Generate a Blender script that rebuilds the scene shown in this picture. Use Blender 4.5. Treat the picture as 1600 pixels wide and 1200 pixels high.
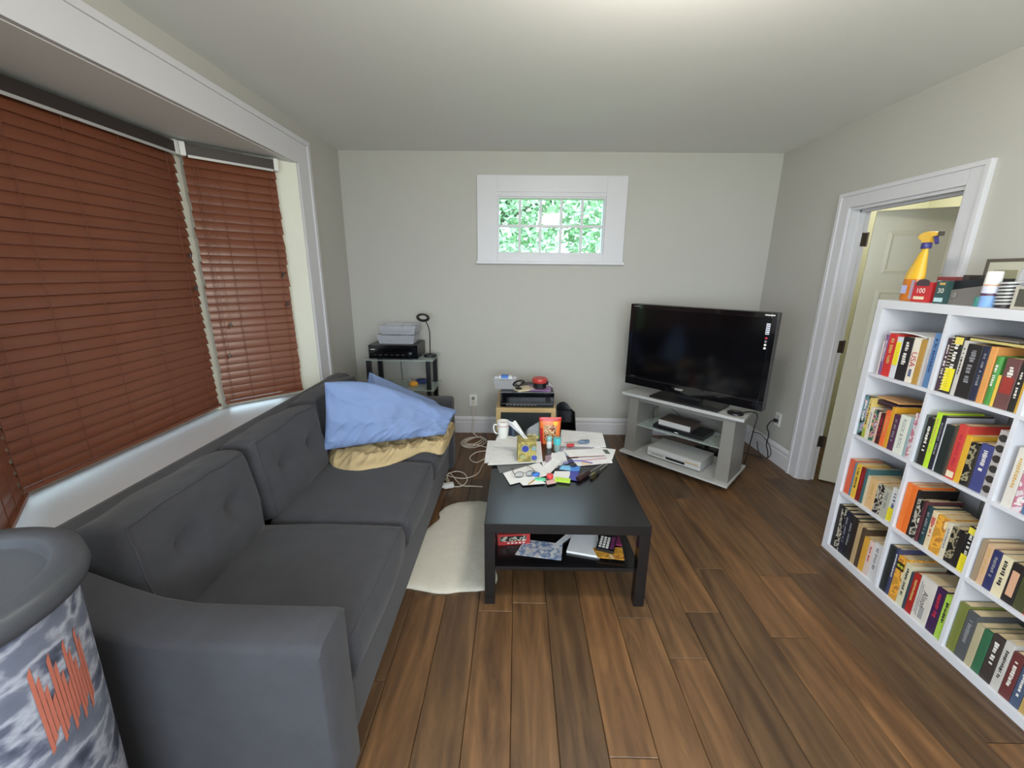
import bpy, bmesh, math, random
from mathutils import Vector, Matrix, noise
random.seed(7)
for o in list(bpy.data.objects): bpy.data.objects.remove(o)
SC = bpy.context.scene
COL = SC.collection
PI = math.pi
# ------------------------------------------------------------------ camera
FPX, PITCH, YAW, ROLL, CAMH = 649.45, .2608, -.0109, .0101, 1.5826
_cy, _sy, _cp, _sp = math.cos(YAW), math.sin(YAW), math.cos(PITCH), math.sin(PITCH)
_f = Vector((_sy*_cp, _cy*_cp, -_sp)); _r0 = Vector((_cy, -_sy, 0)); _u0 = _r0.cross(_f)
_r = _r0*math.cos(ROLL)+_u0*math.sin(ROLL); _u = _u0*math.cos(ROLL)-_r0*math.sin(ROLL)
cam_data = bpy.data.cameras.new('camera'); cam = bpy.data.objects.new('camera', cam_data); COL.objects.link(cam)
cam.matrix_world = Matrix(((_r.x, _u.x, -_f.x, 0), (_r.y, _u.y, -_f.y, 0), (_r.z, _u.z, -_f.z, CAMH), (0, 0, 0, 1)))
cam_data.sensor_fit = 'HORIZONTAL'; cam_data.sensor_width = 36; cam_data.lens = FPX*36/1600
cam_data.clip_start = .05; cam_data.clip_end = 200
SC.camera = cam
CP = Vector((0, 0, CAMH))
def ray(px, py): return _f+_r*((px-800)/FPX)+_u*((599.5-py)/FPX)
def onz(px, py, z): d = ray(px, py); return CP+d*((z-CP.z)/d.z)
def ony(px, py, y): d = ray(px, py); return CP+d*(y/d.y)
def onx(px, py, x): d = ray(px, py); return CP+d*(x/d.x)
# ------------------------------------------------------------------ world, light, exposure
vs = SC.view_settings; vs.view_transform = 'Standard'; vs.look = 'None'; vs.gamma = 1; vs.use_curve_mapping = False
vs.exposure = 0.03
world = bpy.data.worlds.new('sky'); SC.world = world; world.use_nodes = True
wb = world.node_tree.nodes['Background']; wb.inputs[0].default_value = (.64, .83, 1, 1); wb.inputs[1].default_value = 6.8
def area_light(name, loc, rot, sx, sy, power, col):
    l = bpy.data.lights.new(name, 'AREA'); l.shape = 'RECTANGLE'; l.size = sx; l.size_y = sy; l.energy = power; l.color = col
    o = bpy.data.objects.new(name, l); COL.objects.link(o); o.location = loc; o.rotation_euler = rot; return o
area_light('added_rear_light', (.35, -2.33, 1.55), (PI/2, 0, 0), 2.5, 1.4, 72, (.95, .975, 1))  # added area light behind the camera, unseen, lights the room from the rear
area_light('added_side_light', (-1.61, -.80, 1.50), (PI/2, 0, -PI/2), 1.74, 1.34, 54, (.95, .975, 1))  # added area light, unseen, brightens the right wall from the left
LAMP = (.50, 1.25, 2.50)
# ------------------------------------------------------------------ materials
def lin(c): return c/12.92 if c <= .04045 else ((c+.055)/1.055)**2.4
def S(r, g, b): return (lin(r/255), lin(g/255), lin(b/255))
M = {}
def nt(name):
    m = bpy.data.materials.new(name); m.use_nodes = True; M[name] = m
    return m, m.node_tree.nodes, m.node_tree.links, m.node_tree.nodes['Principled BSDF']
def mat(name, col, rough=.55, metal=0., var=.07, scale=18., bump=0., bscale=None, spec=.5, coat=0., stretch=(1, 1, 1), sheen=0., rnd=0.):
    m, N, L, P = nt(name)
    tc = N.new('ShaderNodeTexCoord'); mp = N.new('ShaderNodeMapping'); mp.inputs['Scale'].default_value = stretch
    L.new(tc.outputs['Object'], mp.inputs[0])
    nz = N.new('ShaderNodeTexNoise'); nz.inputs['Scale'].default_value = scale; nz.inputs['Detail'].default_value = 4
    L.new(mp.outputs[0], nz.inputs[0])
    mx = N.new('ShaderNodeMix'); mx.data_type = 'RGBA'
    mx.inputs[6].default_value = (*[max(0, c*(1-var)) for c in col], 1); mx.inputs[7].default_value = (*[min(1, c*(1+var)) for c in col], 1)
    L.new(nz.outputs['Fac'], mx.inputs[0]); L.new(mx.outputs[2], P.inputs['Base Color'])
    P.inputs['Roughness'].default_value = rough; P.inputs['Metallic'].default_value = metal
    P.inputs['Specular IOR Level'].default_value = spec; P.inputs['Coat Weight'].default_value = coat
    if sheen: P.inputs['Sheen Weight'].default_value = sheen
    if bump:
        n2 = N.new('ShaderNodeTexNoise'); n2.inputs['Scale'].default_value = bscale or scale*4; n2.inputs['Detail'].default_value = 3
        L.new(mp.outputs[0], n2.inputs[0])
        b = N.new('ShaderNodeBump'); b.inputs['Strength'].default_value = bump; b.inputs['Distance'].default_value = .004
        L.new(n2.outputs['Fac'], b.inputs['Height']); L.new(b.outputs[0], P.inputs['Normal'])
    return m
def clear(name, col, gloss=.12, rough=.02, tint=1.):
    m, N, L, P = nt(name)
    tr = N.new('ShaderNodeBsdfTransparent'); tr.inputs[0].default_value = (*col, 1)
    gl = N.new('ShaderNodeBsdfGlossy'); gl.inputs['Roughness'].default_value = rough; gl.inputs[0].default_value = (.9*tint, .95*tint, .95*tint, 1)
    fr = N.new('ShaderNodeFresnel'); fr.inputs[0].default_value = 1.45
    ad = N.new('ShaderNodeMath'); ad.operation = 'ADD'; ad.inputs[1].default_value = gloss; ad.use_clamp = True
    L.new(fr.outputs[0], ad.inputs[0]); mx = N.new('ShaderNodeMixShader'); L.new(ad.outputs[0], mx.inputs[0])
    L.new(tr.outputs[0], mx.inputs[1]); L.new(gl.outputs[0], mx.inputs[2]); L.new(mx.outputs[0], N['Material Output'].inputs[0])
    return m
def milky(name, col, amount):
    m, N, L, P = nt(name)
    P.inputs['Base Color'].default_value = (*col, 1); P.inputs['Roughness'].default_value = .25
    tr = N.new('ShaderNodeBsdfTransparent'); mx = N.new('ShaderNodeMixShader'); nz = N.new('ShaderNodeTexNoise'); nz.inputs['Scale'].default_value = 25
    mr = N.new('ShaderNodeMapRange'); mr.inputs[3].default_value = amount-.12; mr.inputs[4].default_value = amount+.12
    L.new(nz.outputs['Fac'], mr.inputs[0]); L.new(mr.outputs[0], mx.inputs[0])
    L.new(tr.outputs[0], mx.inputs[1]); L.new(P.outputs[0], mx.inputs[2]); L.new(mx.outputs[0], N['Material Output'].inputs[0])
    return m
def emit(name, col, k):
    m, N, L, P = nt(name); P.inputs['Emission Color'].default_value = (*col, 1); P.inputs['Emission Strength'].default_value = k
    P.inputs['Base Color'].default_value = (*col, 1); return m
mat('wall_paint', S(184, 182, 175), .7, var=.02, scale=6, bump=.06, bscale=220)
mat('ceiling_paint', S(232, 232, 228), .8, var=.015, scale=5, bump=.08, bscale=160)
mat('white_trim', S(210, 209, 213), .38, var=.02, scale=8)
mat('cream_frame', S(228, 228, 214), .45, var=.03, scale=9)
mat('hall_paint', S(226, 228, 200), .7, var=.02, scale=5)
mat('door_paint', S(200, 197, 178), .42, var=.02, scale=7)
mat('subfloor', S(40, 28, 20), .8)
mat('hinge_bronze', S(98, 88, 80), .4, .8)
mat('sofa_fabric', S(66, 66, 71), .95, var=.16, scale=14, bump=.35, bscale=420, spec=.15, sheen=.12)
mat('sofa_piping', S(72, 72, 77), .95, var=.1, spec=.15)
mat('pillow_blue', S(126, 147, 190), .9, var=.05, scale=7, bump=.25, bscale=60, spec=.15)
mat('pillow_tag', S(40, 60, 100), .8)
mat('blanket_tan', S(188, 167, 128), .95, var=.16, scale=9, bump=.4, bscale=70, spec=.1)
mat('table_black', S(17, 16, 18), .25, var=.25, scale=9, spec=.7)
mat('white_lam', S(208, 208, 213), .4, var=.015, scale=10)
mat('birch', S(212, 182, 130), .45, var=.1, scale=6, stretch=(1, 1, 9))
mat('black_plastic', S(24, 24, 27), .38, var=.2, scale=20)
mat('black_gloss', S(12, 12, 15), .08, var=.1, coat=.4)
mat('screen', S(7, 7, 10), .11, var=.1, spec=.4)
mat('dark_panel', S(46, 52, 52), .3, var=.1)
mat('silver', S(136, 133, 128), .38, .25, var=.05, scale=30)
mat('silver_light', S(184, 184, 182), .35, .1, var=.04)
mat('brown_metal', S(92, 80, 74), .4, .3, var=.08)
mat('white_plastic', S(228, 228, 224), .4, var=.03)
mat('cable_white', S(214, 205, 192), .5, var=.05)
mat('cable_black', S(26, 25, 26), .5, var=.1)
mat('paper', S(226, 226, 226), .8, var=.02)
mat('paper_cream', S(222, 208, 176), .85, var=.06, scale=60)
mat('page_edge', S(204, 184, 146), .9, var=.14, scale=5, stretch=(40, 1, 1))
mat('page_white', S(208, 202, 190), .9, var=.08, scale=5, stretch=(40, 1, 1))
mat('grey_paper', S(104, 106, 108), .8, var=.08)
mat('rug_wool', S(208, 203, 190), .98, var=.08, scale=16, bump=.9, bscale=140, spec=.05, sheen=.2)
mat('bin_grey', S(70, 72, 78), .5, var=.05, bump=.1, bscale=200)
mat('ink', S(40, 38, 40), .7); mat('ink_white', S(222, 218, 210), .7); mat('ink_gold', S(196, 160, 96), .6); mat('ink_red', S(176, 36, 58), .7); mat('ink_navy', S(40, 58, 110), .7); mat('ink_grey', S(130, 130, 134), .7)
mat('leaf', S(178, 208, 168), .6, var=.3, scale=2); mat('bark', S(120, 116, 110), .9, var=.25, scale=6, bump=.6)
mat('lawn', S(96, 128, 60), .95, var=.3, scale=3)
mat('blind_wood', S(118, 68, 47), .30, var=.25, scale=7, stretch=(.35, 6, 6), spec=.5)
mat('blind_cord', S(112, 64, 46), .7, var=.1)
mat('dark_rail', S(50, 42, 40), .45, var=.1)
clear('window_glass', (.97, 1, .98), .0, .0, .22)
milky('shelf_glass', S(190, 206, 200), .42)
clear('clear_plastic', (.90, .92, .95), .08, .12)
milky('tub_plastic', S(206, 208, 216), .42)
milky('bag_film', S(206, 214, 220), .35)
milky('lamp_glass', S(250, 246, 238), .8)
emit('lamp_glow', (1, .93, .82), 14)
CC = {}
def cmat(rgb, rough=.5, **k):
    key = ('c%02x%02x%02x_%d' % (*rgb, int(rough*100)))
    if key not in CC: CC[key] = mat('paint_'+key[1:], S(*rgb), rough, **k)
    return CC[key].name
def wood_floor():
    m, N, L, P = nt('oak_plank')
    tc = N.new('ShaderNodeTexCoord'); oi = N.new('ShaderNodeObjectInfo')
    cmb = N.new('ShaderNodeCombineXYZ'); ml = N.new('ShaderNodeMath'); ml.operation = 'MULTIPLY'; ml.inputs[1].default_value = 37
    L.new(oi.outputs['Random'], ml.inputs[0]); L.new(ml.outputs[0], cmb.inputs[0]); L.new(ml.outputs[0], cmb.inputs[1])
    ad = N.new('ShaderNodeVectorMath'); L.new(tc.outputs['Object'], ad.inputs[0]); L.new(cmb.outputs[0], ad.inputs[1])
    mp = N.new('ShaderNodeMapping'); mp.inputs['Scale'].default_value = (10, 1.3, 1); L.new(ad.outputs[0], mp.inputs[0])
    nz = N.new('ShaderNodeTexNoise'); nz.inputs['Scale'].default_value = 1.6; nz.inputs['Detail'].default_value = 7; nz.inputs['Roughness'].default_value = .62; nz.inputs['Distortion'].default_value = .8
    L.new(mp.outputs[0], nz.inputs[0])
    wv = N.new('ShaderNodeTexWave'); wv.inputs['Scale'].default_value = .55; wv.inputs['Distortion'].default_value = 9; wv.inputs['Detail'].default_value = 3
    L.new(mp.outputs[0], wv.inputs[0])
    r1 = N.new('ShaderNodeValToRGB'); e = r1.color_ramp.elements
    e[0].position = .28; e[0].color = (*S(74, 54, 38), 1); e[1].position = .72; e[1].color = (*S(128, 96, 64), 1)
    L.new(nz.outputs['Fac'], r1.inputs[0])
    r2 = N.new('ShaderNodeValToRGB'); e = r2.color_ramp.elements
    e[0].position = 0; e[0].color = (.62, .63, .66, 1); e[1].position = 1; e[1].color = (1.25, 1.1, .95, 1)
    x = e.new(.5); x.color = (.9, .87, .84, 1)
    L.new(oi.outputs['Random'], r2.inputs[0])
    m1 = N.new('ShaderNodeMix'); m1.data_type = 'RGBA'; m1.blend_type = 'MULTIPLY'; m1.inputs[0].default_value = 1
    L.new(r1.outputs[0], m1.inputs[6]); L.new(r2.outputs[0], m1.inputs[7])
    m2 = N.new('ShaderNodeMix'); m2.data_type = 'RGBA'; m2.blend_type = 'MULTIPLY'; m2.inputs[0].default_value = .22
    L.new(m1.outputs[2], m2.inputs[6]); L.new(wv.outputs['Color'], m2.inputs[7])
    L.new(m2.outputs[2], P.inputs['Base Color']); P.inputs['Roughness'].default_value = .42
    b = N.new('ShaderNodeBump'); b.inputs['Strength'].default_value = .15; b.inputs['Distance'].default_value = .002; L.new(nz.outputs['Fac'], b.inputs['Height']); L.new(b.outputs[0], P.inputs['Normal'])
wood_floor()
def newsprint(name, base, ink, sx, sy):
    m, N, L, P = nt(name); tc = N.new('ShaderNodeTexCoord')
    br = N.new('ShaderNodeTexBrick'); br.inputs['Color1'].default_value = (*ink, 1); br.inputs['Color2'].default_value = (*base, 1); br.inputs['Mortar'].default_value = (*base, 1)
    br.inputs['Scale'].default_value = 1; br.inputs['Brick Width'].default_value = sx; br.inputs['Row Height'].default_value = sy; br.inputs['Mortar Size'].default_value = sy*.32; br.inputs['Bias'].default_value = -.1
    L.new(tc.outputs['Object'], br.inputs[0]); L.new(br.outputs[0], P.inputs['Base Color']); P.inputs['Roughness'].default_value = .85
newsprint('newsprint', S(224, 224, 222), S(186, 186, 188), .06, .006)
newsprint('letter_print', S(230, 230, 230), S(196, 196, 200), .05, .011)
def blotch(name, stops, scale, rough=.5, detail=2, stretch=(1, 1, 1)):
    m, N, L, P = nt(name); tc = N.new('ShaderNodeTexCoord'); mp = N.new('ShaderNodeMapping'); mp.inputs['Scale'].default_value = stretch
    nz = N.new('ShaderNodeTexNoise'); nz.inputs['Scale'].default_value = scale; nz.inputs['Detail'].default_value = detail
    L.new(tc.outputs['Object'], mp.inputs[0]); L.new(mp.outputs[0], nz.inputs[0])
    cr = N.new('ShaderNodeValToRGB'); cr.color_ramp.interpolation = 'CONSTANT' if rough < .52 else 'LINEAR'
    el = cr.color_ramp.elements; el[0].position = stops[0][0]; el[0].color = (*S(*stops[0][1]), 1); el[1].position = stops[1][0]; el[1].color = (*S(*stops[1][1]), 1)
    for p, c in stops[2:]: q = el.new(p); q.color = (*S(*c), 1)
    L.new(nz.outputs['Fac'], cr.inputs[0]); L.new(cr.outputs[0], P.inputs['Base Color']); P.inputs['Roughness'].default_value = rough
blotch('bin_print', [(0, (66, 74, 92)), (.42, (112, 118, 136)), (.5, (176, 180, 194)), (.58, (96, 102, 122)), (.66, (60, 66, 80))], 7, .53, 4, (1.3, 1.3, 2.2))
blotch('candy_print', [(0, (60, 26, 20)), (.40, (150, 40, 30)), (.47, (226, 190, 120)), (.52, (90, 40, 26)), (.58, (236, 214, 170)), (.64, (176, 60, 34))], 70, .4, 2)
blotch('book_multi', [(0, (30, 36, 60)), (.42, (60, 120, 90)), (.5, (206, 150, 130)), (.57, (90, 60, 120)), (.63, (226, 214, 200))], 26, .5)
blotch('book_teal', [(0, (24, 24, 26)), (.45, (90, 130, 136)), (.55, (170, 150, 166)), (.62, (30, 30, 34))], 18, .5)
blotch('book_blackwhite', [(0, (24, 22, 22)), (.47, (176, 170, 156)), (.55, (60, 56, 52)), (.62, (206, 200, 180))], 24, .5)
blotch('book_darkpic', [(0, (30, 28, 26)), (.5, (150, 140, 110)), (.57, (50, 46, 40)), (.66, (206, 190, 150))], 22, .5)
blotch('book_pink', [(0, (212, 200, 204)), (.46, (190, 120, 140)), (.53, (224, 216, 214)), (.6, (120, 140, 160))], 22, .5)
blotch('book_orangepic', [(0, (196, 140, 50)), (.48, (226, 164, 60)), (.56, (180, 120, 50)), (.62, (226, 200, 150))], 16, .5)
blotch('flyer', [(0, (170, 40, 44)), (.40, (226, 224, 222)), (.56, (90, 120, 170)), (.62, (230, 228, 226))], 22, .6)
blotch('tissue_print', [(0, (150, 134, 60)), (.45, (172, 156, 84)), (.58, (122, 112, 58))], 26, .55)
blotch('tub_contents', [(0, (70, 72, 86)), (.45, (150, 152, 166)), (.55, (216, 216, 224)), (.62, (110, 110, 124))], 30, .6)
# ------------------------------------------------------------------ mesh tools
class MB:
    def __init__(s): s.v = []; s.f = []
    def add(s, vs, fs): n = len(s.v); s.v += [tuple(v) for v in vs]; s.f += [tuple(i+n for i in f) for f in fs]; return s
    def box(s, x0, x1, y0, y1, z0, z1, m=None):
        vs = [Vector((x, y, z)) for z in (z0, z1) for y in (y0, y1) for x in (x0, x1)]
        if m is not None: vs = [m @ v for v in vs]
        return s.add(vs, [(0, 2, 3, 1), (4, 5, 7, 6), (0, 1, 5, 4), (2, 6, 7, 3), (0, 4, 6, 2), (1, 3, 7, 5)])
    def cbox(s, x0, x1, y0, y1, z0, z1, c, m=None):      # box with chamfered edges
        b = bmesh.new(); bmesh.ops.create_cube(b, size=1)
        for v in b.verts: v.co = ((x0+x1)/2+v.co.x*(x1-x0), (y0+y1)/2+v.co.y*(y1-y0), (z0+z1)/2+v.co.z*(z1-z0))
        bmesh.ops.bevel(b, geom=list(b.edges), offset=c, segments=2, affect='EDGES', profile=.7)
        b.verts.index_update(); vs = [v.co.copy() for v in b.verts]
        if m is not None: vs = [m @ v for v in vs]
        s.add(vs, [tuple(v.index for v in f.verts) for f in b.faces]); b.free(); return s
    def prism(s, poly, z0, z1, axis='z', m=None):
        n = len(poly); vs = []
        for z in (z0, z1):
            for a, b in poly: vs.append(Vector((a, b, z)) if axis == 'z' else Vector((a, z, b)) if axis == 'y' else Vector((z, a, b)))
        if m is not None: vs = [m @ v for v in vs]
        return s.add(vs, [tuple(range(n))[::-1], tuple(range(n, 2*n))]+[(i, (i+1) % n, n+(i+1) % n, n+i) for i in range(n)])
    def lathe(s, prof, c=(0, 0, 0), n=24, m=None, sx=1, sy=1):
        vs = []
        for r, z in prof:
            for k in range(n):
                a = 2*PI*k/n; v = Vector((c[0]+r*sx*math.cos(a), c[1]+r*sy*math.sin(a), c[2]+z)); vs.append(m @ v if m is not None else v)
        fs = [(j*n+k, j*n+(k+1) % n, (j+1)*n+(k+1) % n, (j+1)*n+k) for j in range(len(prof)-1) for k in range(n)]
        if prof[0][0] > 1e-6: fs.append(tuple(range(n))[::-1])
        if prof[-1][0] > 1e-6: fs.append(tuple((len(prof)-1)*n+k for k in range(n)))
        return s.add(vs, fs)
    def tube(s, pts, r, n=8, cap=True):
        pts = [Vector(p) for p in pts]; rs = r if isinstance(r, (list, tuple)) else [r]*len(pts)
        vs = []; up = None
        for i, p in enumerate(pts):
            t = (pts[min(i+1, len(pts)-1)]-pts[max(i-1, 0)]); t = t.normalized() if t.length > 1e-9 else Vector((0, 0, 1))
            if up is None: up = Vector((0, 0, 1)) if abs(t.z) < .9 else Vector((1, 0, 0))
            a = t.cross(up); a = a.normalized() if a.length > 1e-6 else t.orthogonal().normalized(); b = a.cross(t).normalized(); up = b
            for k in range(n):
                q = 2*PI*k/n; vs.append(p+(a*math.cos(q)+b*math.sin(q))*rs[i])
        fs = [(j*n+k, j*n+(k+1) % n, (j+1)*n+(k+1) % n, (j+1)*n+k) for j in range(len(pts)-1) for k in range(n)]
        if cap: fs += [tuple(range(n))[::-1], tuple((len(pts)-1)*n+k for k in range(n))]
        return s.add(vs, fs)
    def grid(s, fn, nu, nv, close=False):
        vs = [fn(i/nu, j/nv) for j in range(nv+1) for i in range(nu+1)]
        return s.add(vs, [(j*(nu+1)+i, j*(nu+1)+i+1, (j+1)*(nu+1)+i+1, (j+1)*(nu+1)+i) for j in range(nv) for i in range(nu)])
    def mesh(s, name, m, smooth=False):
        me = bpy.data.meshes.new(name); me.from_pydata(s.v, [], s.f); me.update()
        b = bmesh.new(); b.from_mesh(me); bmesh.ops.remove_doubles(b, verts=b.verts, dist=1e-6); bmesh.ops.recalc_face_normals(b, faces=b.faces); b.to_mesh(me); b.free()
        if m: me.materials.append(M[m])
        if smooth:
            for p in me.polygons: p.use_smooth = True
            if smooth != 'all':
                try: me.set_sharp_from_angle(angle=math.radians(45))
                except Exception: pass
        return me
    def build(s, name, m, parent=None, smooth=False, world=False, label=None):
        """parent given: vertices are local to it, or world coordinates with world=True (parent without rotation)"""
        if world and parent is not None: s.v = [tuple(Vector(v)-parent.location) for v in s.v]
        o = bpy.data.objects.new(name, s.mesh(name, m, smooth)); COL.objects.link(o)
        if parent is not None: o.parent = parent
        if label: o['label'] = label
        return o
    def single(s, name, m, label, cat, group=None, smooth=False, kind=None):
        """a thing that is one mesh: origin at the middle of its base"""
        xs, ys, zs = zip(*s.v); c = Vector(((min(xs)+max(xs))/2, (min(ys)+max(ys))/2, min(zs)))
        s.v = [tuple(Vector(v)-c) for v in s.v]; o = s.build(name, m, None, smooth); o.location = c
        return tag(o, label, cat, group, kind)
def tag(o, label=None, cat=None, group=None, kind=None):
    if label: o['label'] = label
    if cat: o['category'] = cat
    if group: o['group'] = group
    if kind: o['kind'] = kind
    return o
def thing(name, label, cat, loc=(0, 0, 0), rz=0, group=None):
    o = bpy.data.objects.new(name, None); COL.objects.link(o); o.location = loc; o.rotation_euler = (0, 0, rz); o.empty_display_size = .1
    return tag(o, label, cat, group)
def struct(mb, name, m, parent=None, smooth=False, label=None):
    o = mb.build(name, m, parent, smooth)
    if parent is None: o['kind'] = 'structure'
    if label: o['label'] = label
    return o
def bez(a, b, c, d, n=12):
    a, b, c, d = map(Vector, (a, b, c, d)); return [a*(1-t)**3+b*3*t*(1-t)**2+c*3*t*t*(1-t)+d*t**3 for t in [i/n for i in range(n+1)]]
def spline(pts, n=6):
    P = [Vector(p) for p in pts]; P = [P[0]*2-P[1]]+P+[P[-1]*2-P[-2]]; out = []
    for i in range(1, len(P)-2):
        for k in range(n):
            t = k/n; out.append(.5*((2*P[i])+(P[i+1]-P[i-1])*t+(2*P[i-1]-5*P[i]+4*P[i+1]-P[i+2])*t*t+(3*P[i]-P[i-1]-3*P[i+1]+P[i+2])*t**3))
    return out+[P[-2]]
_tc = {}
def text(name, body, size, m, parent, mtx, align='CENTER'):
    key = (body, size, align)
    if key not in _tc:
        cu = bpy.data.curves.new('t', 'FONT'); cu.body = body; cu.size = size; cu.align_x = align; cu.align_y = 'CENTER'; cu.extrude = .0002; cu.resolution_u = 3
        ob = bpy.data.objects.new('t', cu); COL.objects.link(ob); dg = bpy.context.evaluated_depsgraph_get()
        _tc[key] = bpy.data.meshes.new_from_object(ob.evaluated_get(dg)); bpy.data.objects.remove(ob)
    me = _tc[key].copy(); me.materials.clear(); me.materials.append(M[m])
    o = bpy.data.objects.new(name, me); COL.objects.link(o); o.parent = parent; o.matrix_local = mtx; return o
def basis(x, y, loc):                                   # text x axis, y axis, place
    x = Vector(x).normalized(); y = Vector(y).normalized(); z = x.cross(y)
    return Matrix(((x.x, y.x, z.x, loc[0]), (x.y, y.y, z.y, loc[1]), (x.z, y.z, z.z, loc[2]), (0, 0, 0, 1)))
# ------------------------------------------------------------------ room shell
LW, RW, BW, FW, H = -1.58, 2.279, 3.995, -2.3, 2.60
fl = struct(MB().box(-1.75, 3.9, FW-.1, 4.1, -.10, -.012), 'floor', 'subfloor')
_pk = {}
def plank(x0, x1, y0, y1):
    w, l = round(x1-x0, 4), round(y1-y0, 3)
    if (w, l) not in _pk:
        g = .0009; c = .0022; a, b = w/2-g, l/2-g
        b1 = MB(); lo = [(-a, -b), (a, -b), (a, b), (-a, b)]; up = [(-a+c, -b+c), (a-c, -b+c), (a-c, b-c), (-a+c, b-c)]
        vs = [(*p, -.012) for p in lo]+[(*p, -c) for p in lo]+[(*p, 0) for p in up]
        fs = [(3, 2, 1, 0), (8, 9, 10, 11)]+[(i, (i+1) % 4, 4+(i+1) % 4, 4+i) for i in range(4)]+[(4+i, 4+(i+1) % 4, 8+(i+1) % 4, 8+i) for i in range(4)]
        _pk[(w, l)] = b1.add(vs, fs).mesh('plank', 'oak_plank')
    o = bpy.data.objects.new('plank', _pk[(w, l)]); COL.objects.link(o); o.parent = fl; o.location = ((x0+x1)/2, (y0+y1)/2, 0)
known = {15: 1.99, 17: 1.94, 16: 2.74}
for k in range(24):
    x0 = 1.003-.168*15+.168*k; x1 = x0+.168
    x0c, x1c = max(x0, LW), min(x1, RW)
    if x1c-x0c < .01: continue
    y = known.get(k, random.uniform(.2, 2.2)); cuts = [y]
    while cuts[-1] < BW: cuts.append(cuts[-1]+random.choice((1.05, 1.2, 1.5, 1.8)))
    while cuts[0] > FW: cuts.insert(0, cuts[0]-random.choice((1.05, 1.2, 1.5, 1.8)))
    for a, b in zip(cuts, cuts[1:]):
        a, b = max(a, FW), min(b, BW)
        if b-a > .02: plank(x0c, x1c, a, b)
for k in range(8):                                     # the same floor beyond the doorway
    plank(RW+.168*k, RW+.168*(k+1), 1.4, 3.0+.06*(k % 3)); plank(RW+.168*k, RW+.168*(k+1), 3.0+.06*(k % 3), 4.0)
struct(MB().box(-2.3, 3.9, FW-.1, 4.1, H, H+.1), 'ceiling', 'ceiling_paint')
# window opening in the back wall
WX0, WX1, WZ0, WZ1 = -.19, .775, 1.755, 2.24
T = .14
b = MB(); b.box(LW-.12, WX0, BW, BW+T, 0, H).box(WX1, RW+.12, BW, BW+T, 0, H).box(WX0, WX1, BW, BW+T, 0, WZ0).box(WX0, WX1, BW, BW+T, WZ1, H)
struct(b, 'wall_back', 'wall_paint')
# right wall with doorway
DY0, DY1, DZ = 2.32, 3.09, 2.035
b = MB(); b.box(RW, RW+.12, FW, DY0, 0, H).box(RW, RW+.12, DY1, BW, 0, H).box(RW, RW+.12, DY0, DY1, DZ, H)
struct(b, 'wall_right', 'wall_paint')
# rear wall behind the camera with an opening added for the rear area light
b = MB(); b.box(-1.7, -.95, FW-.12, FW, 0, H).box(1.65, 2.4, FW-.12, FW, 0, H).box(-.95, 1.65, FW-.12, FW, 0, .8).box(-.95, 1.65, FW-.12, FW, 2.3, H)
struct(b, 'wall_front', 'wall_paint')
# left wall with the bay opening
OY0, OY1, SILL, HEAD = .95, 3.21, .665, 2.315
b = MB(); b.box(LW-.12, LW, FW, -1.72, 0, H).box(LW-.12, LW, .12, OY0, 0, H).box(LW-.12, LW, -1.72, .12, 0, .78).box(LW-.12, LW, -1.72, .12, 2.22, H).box(LW-.12, LW, OY1, BW, 0, H).box(LW-.12, LW, OY0, OY1, 0, SILL-.04).box(LW-.12, LW, OY0, OY1, HEAD, H)
struct(b, 'wall_left', 'wall_paint')
def added_window(n, loc, rz, w_, z0, z1):            # unseen window frames added round the area lights behind the camera
    o = bpy.data.objects.new('window_%d' % n, None); COL.objects.link(o); o['kind'] = 'structure'; o.location = loc; o.rotation_euler = (0, 0, rz)
    b = MB(); f = .05; h = w_/2
    b.box(-h, -h+f, 0, .05, z0, z1).box(h-f, h, 0, .05, z0, z1).box(-h+f, h-f, 0, .05, z0, z0+f).box(-h+f, h-f, 0, .05, z1-f, z1); b.build('window_frame', 'white_trim', o)
    MB().box(-.02, .02, .005, .045, z0+f, z1-f).build('mullion', 'white_trim', o)
    b = MB(); b.box(-h-.09, -h, .05, .07, z0-.09, z1+.09).box(h, h+.09, .05, .07, z0-.09, z1+.09).box(-h, h, .05, .07, z1, z1+.09).box(-h, h, .05, .09, z0-.09, z0); b.build('casing', 'white_trim', o)
added_window(5, (.35, FW-.05, 0), 0, 2.6, .8, 2.3)
added_window(6, (LW-.05, -.8, 0), -PI/2, 1.84, .78, 2.22)
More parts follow.
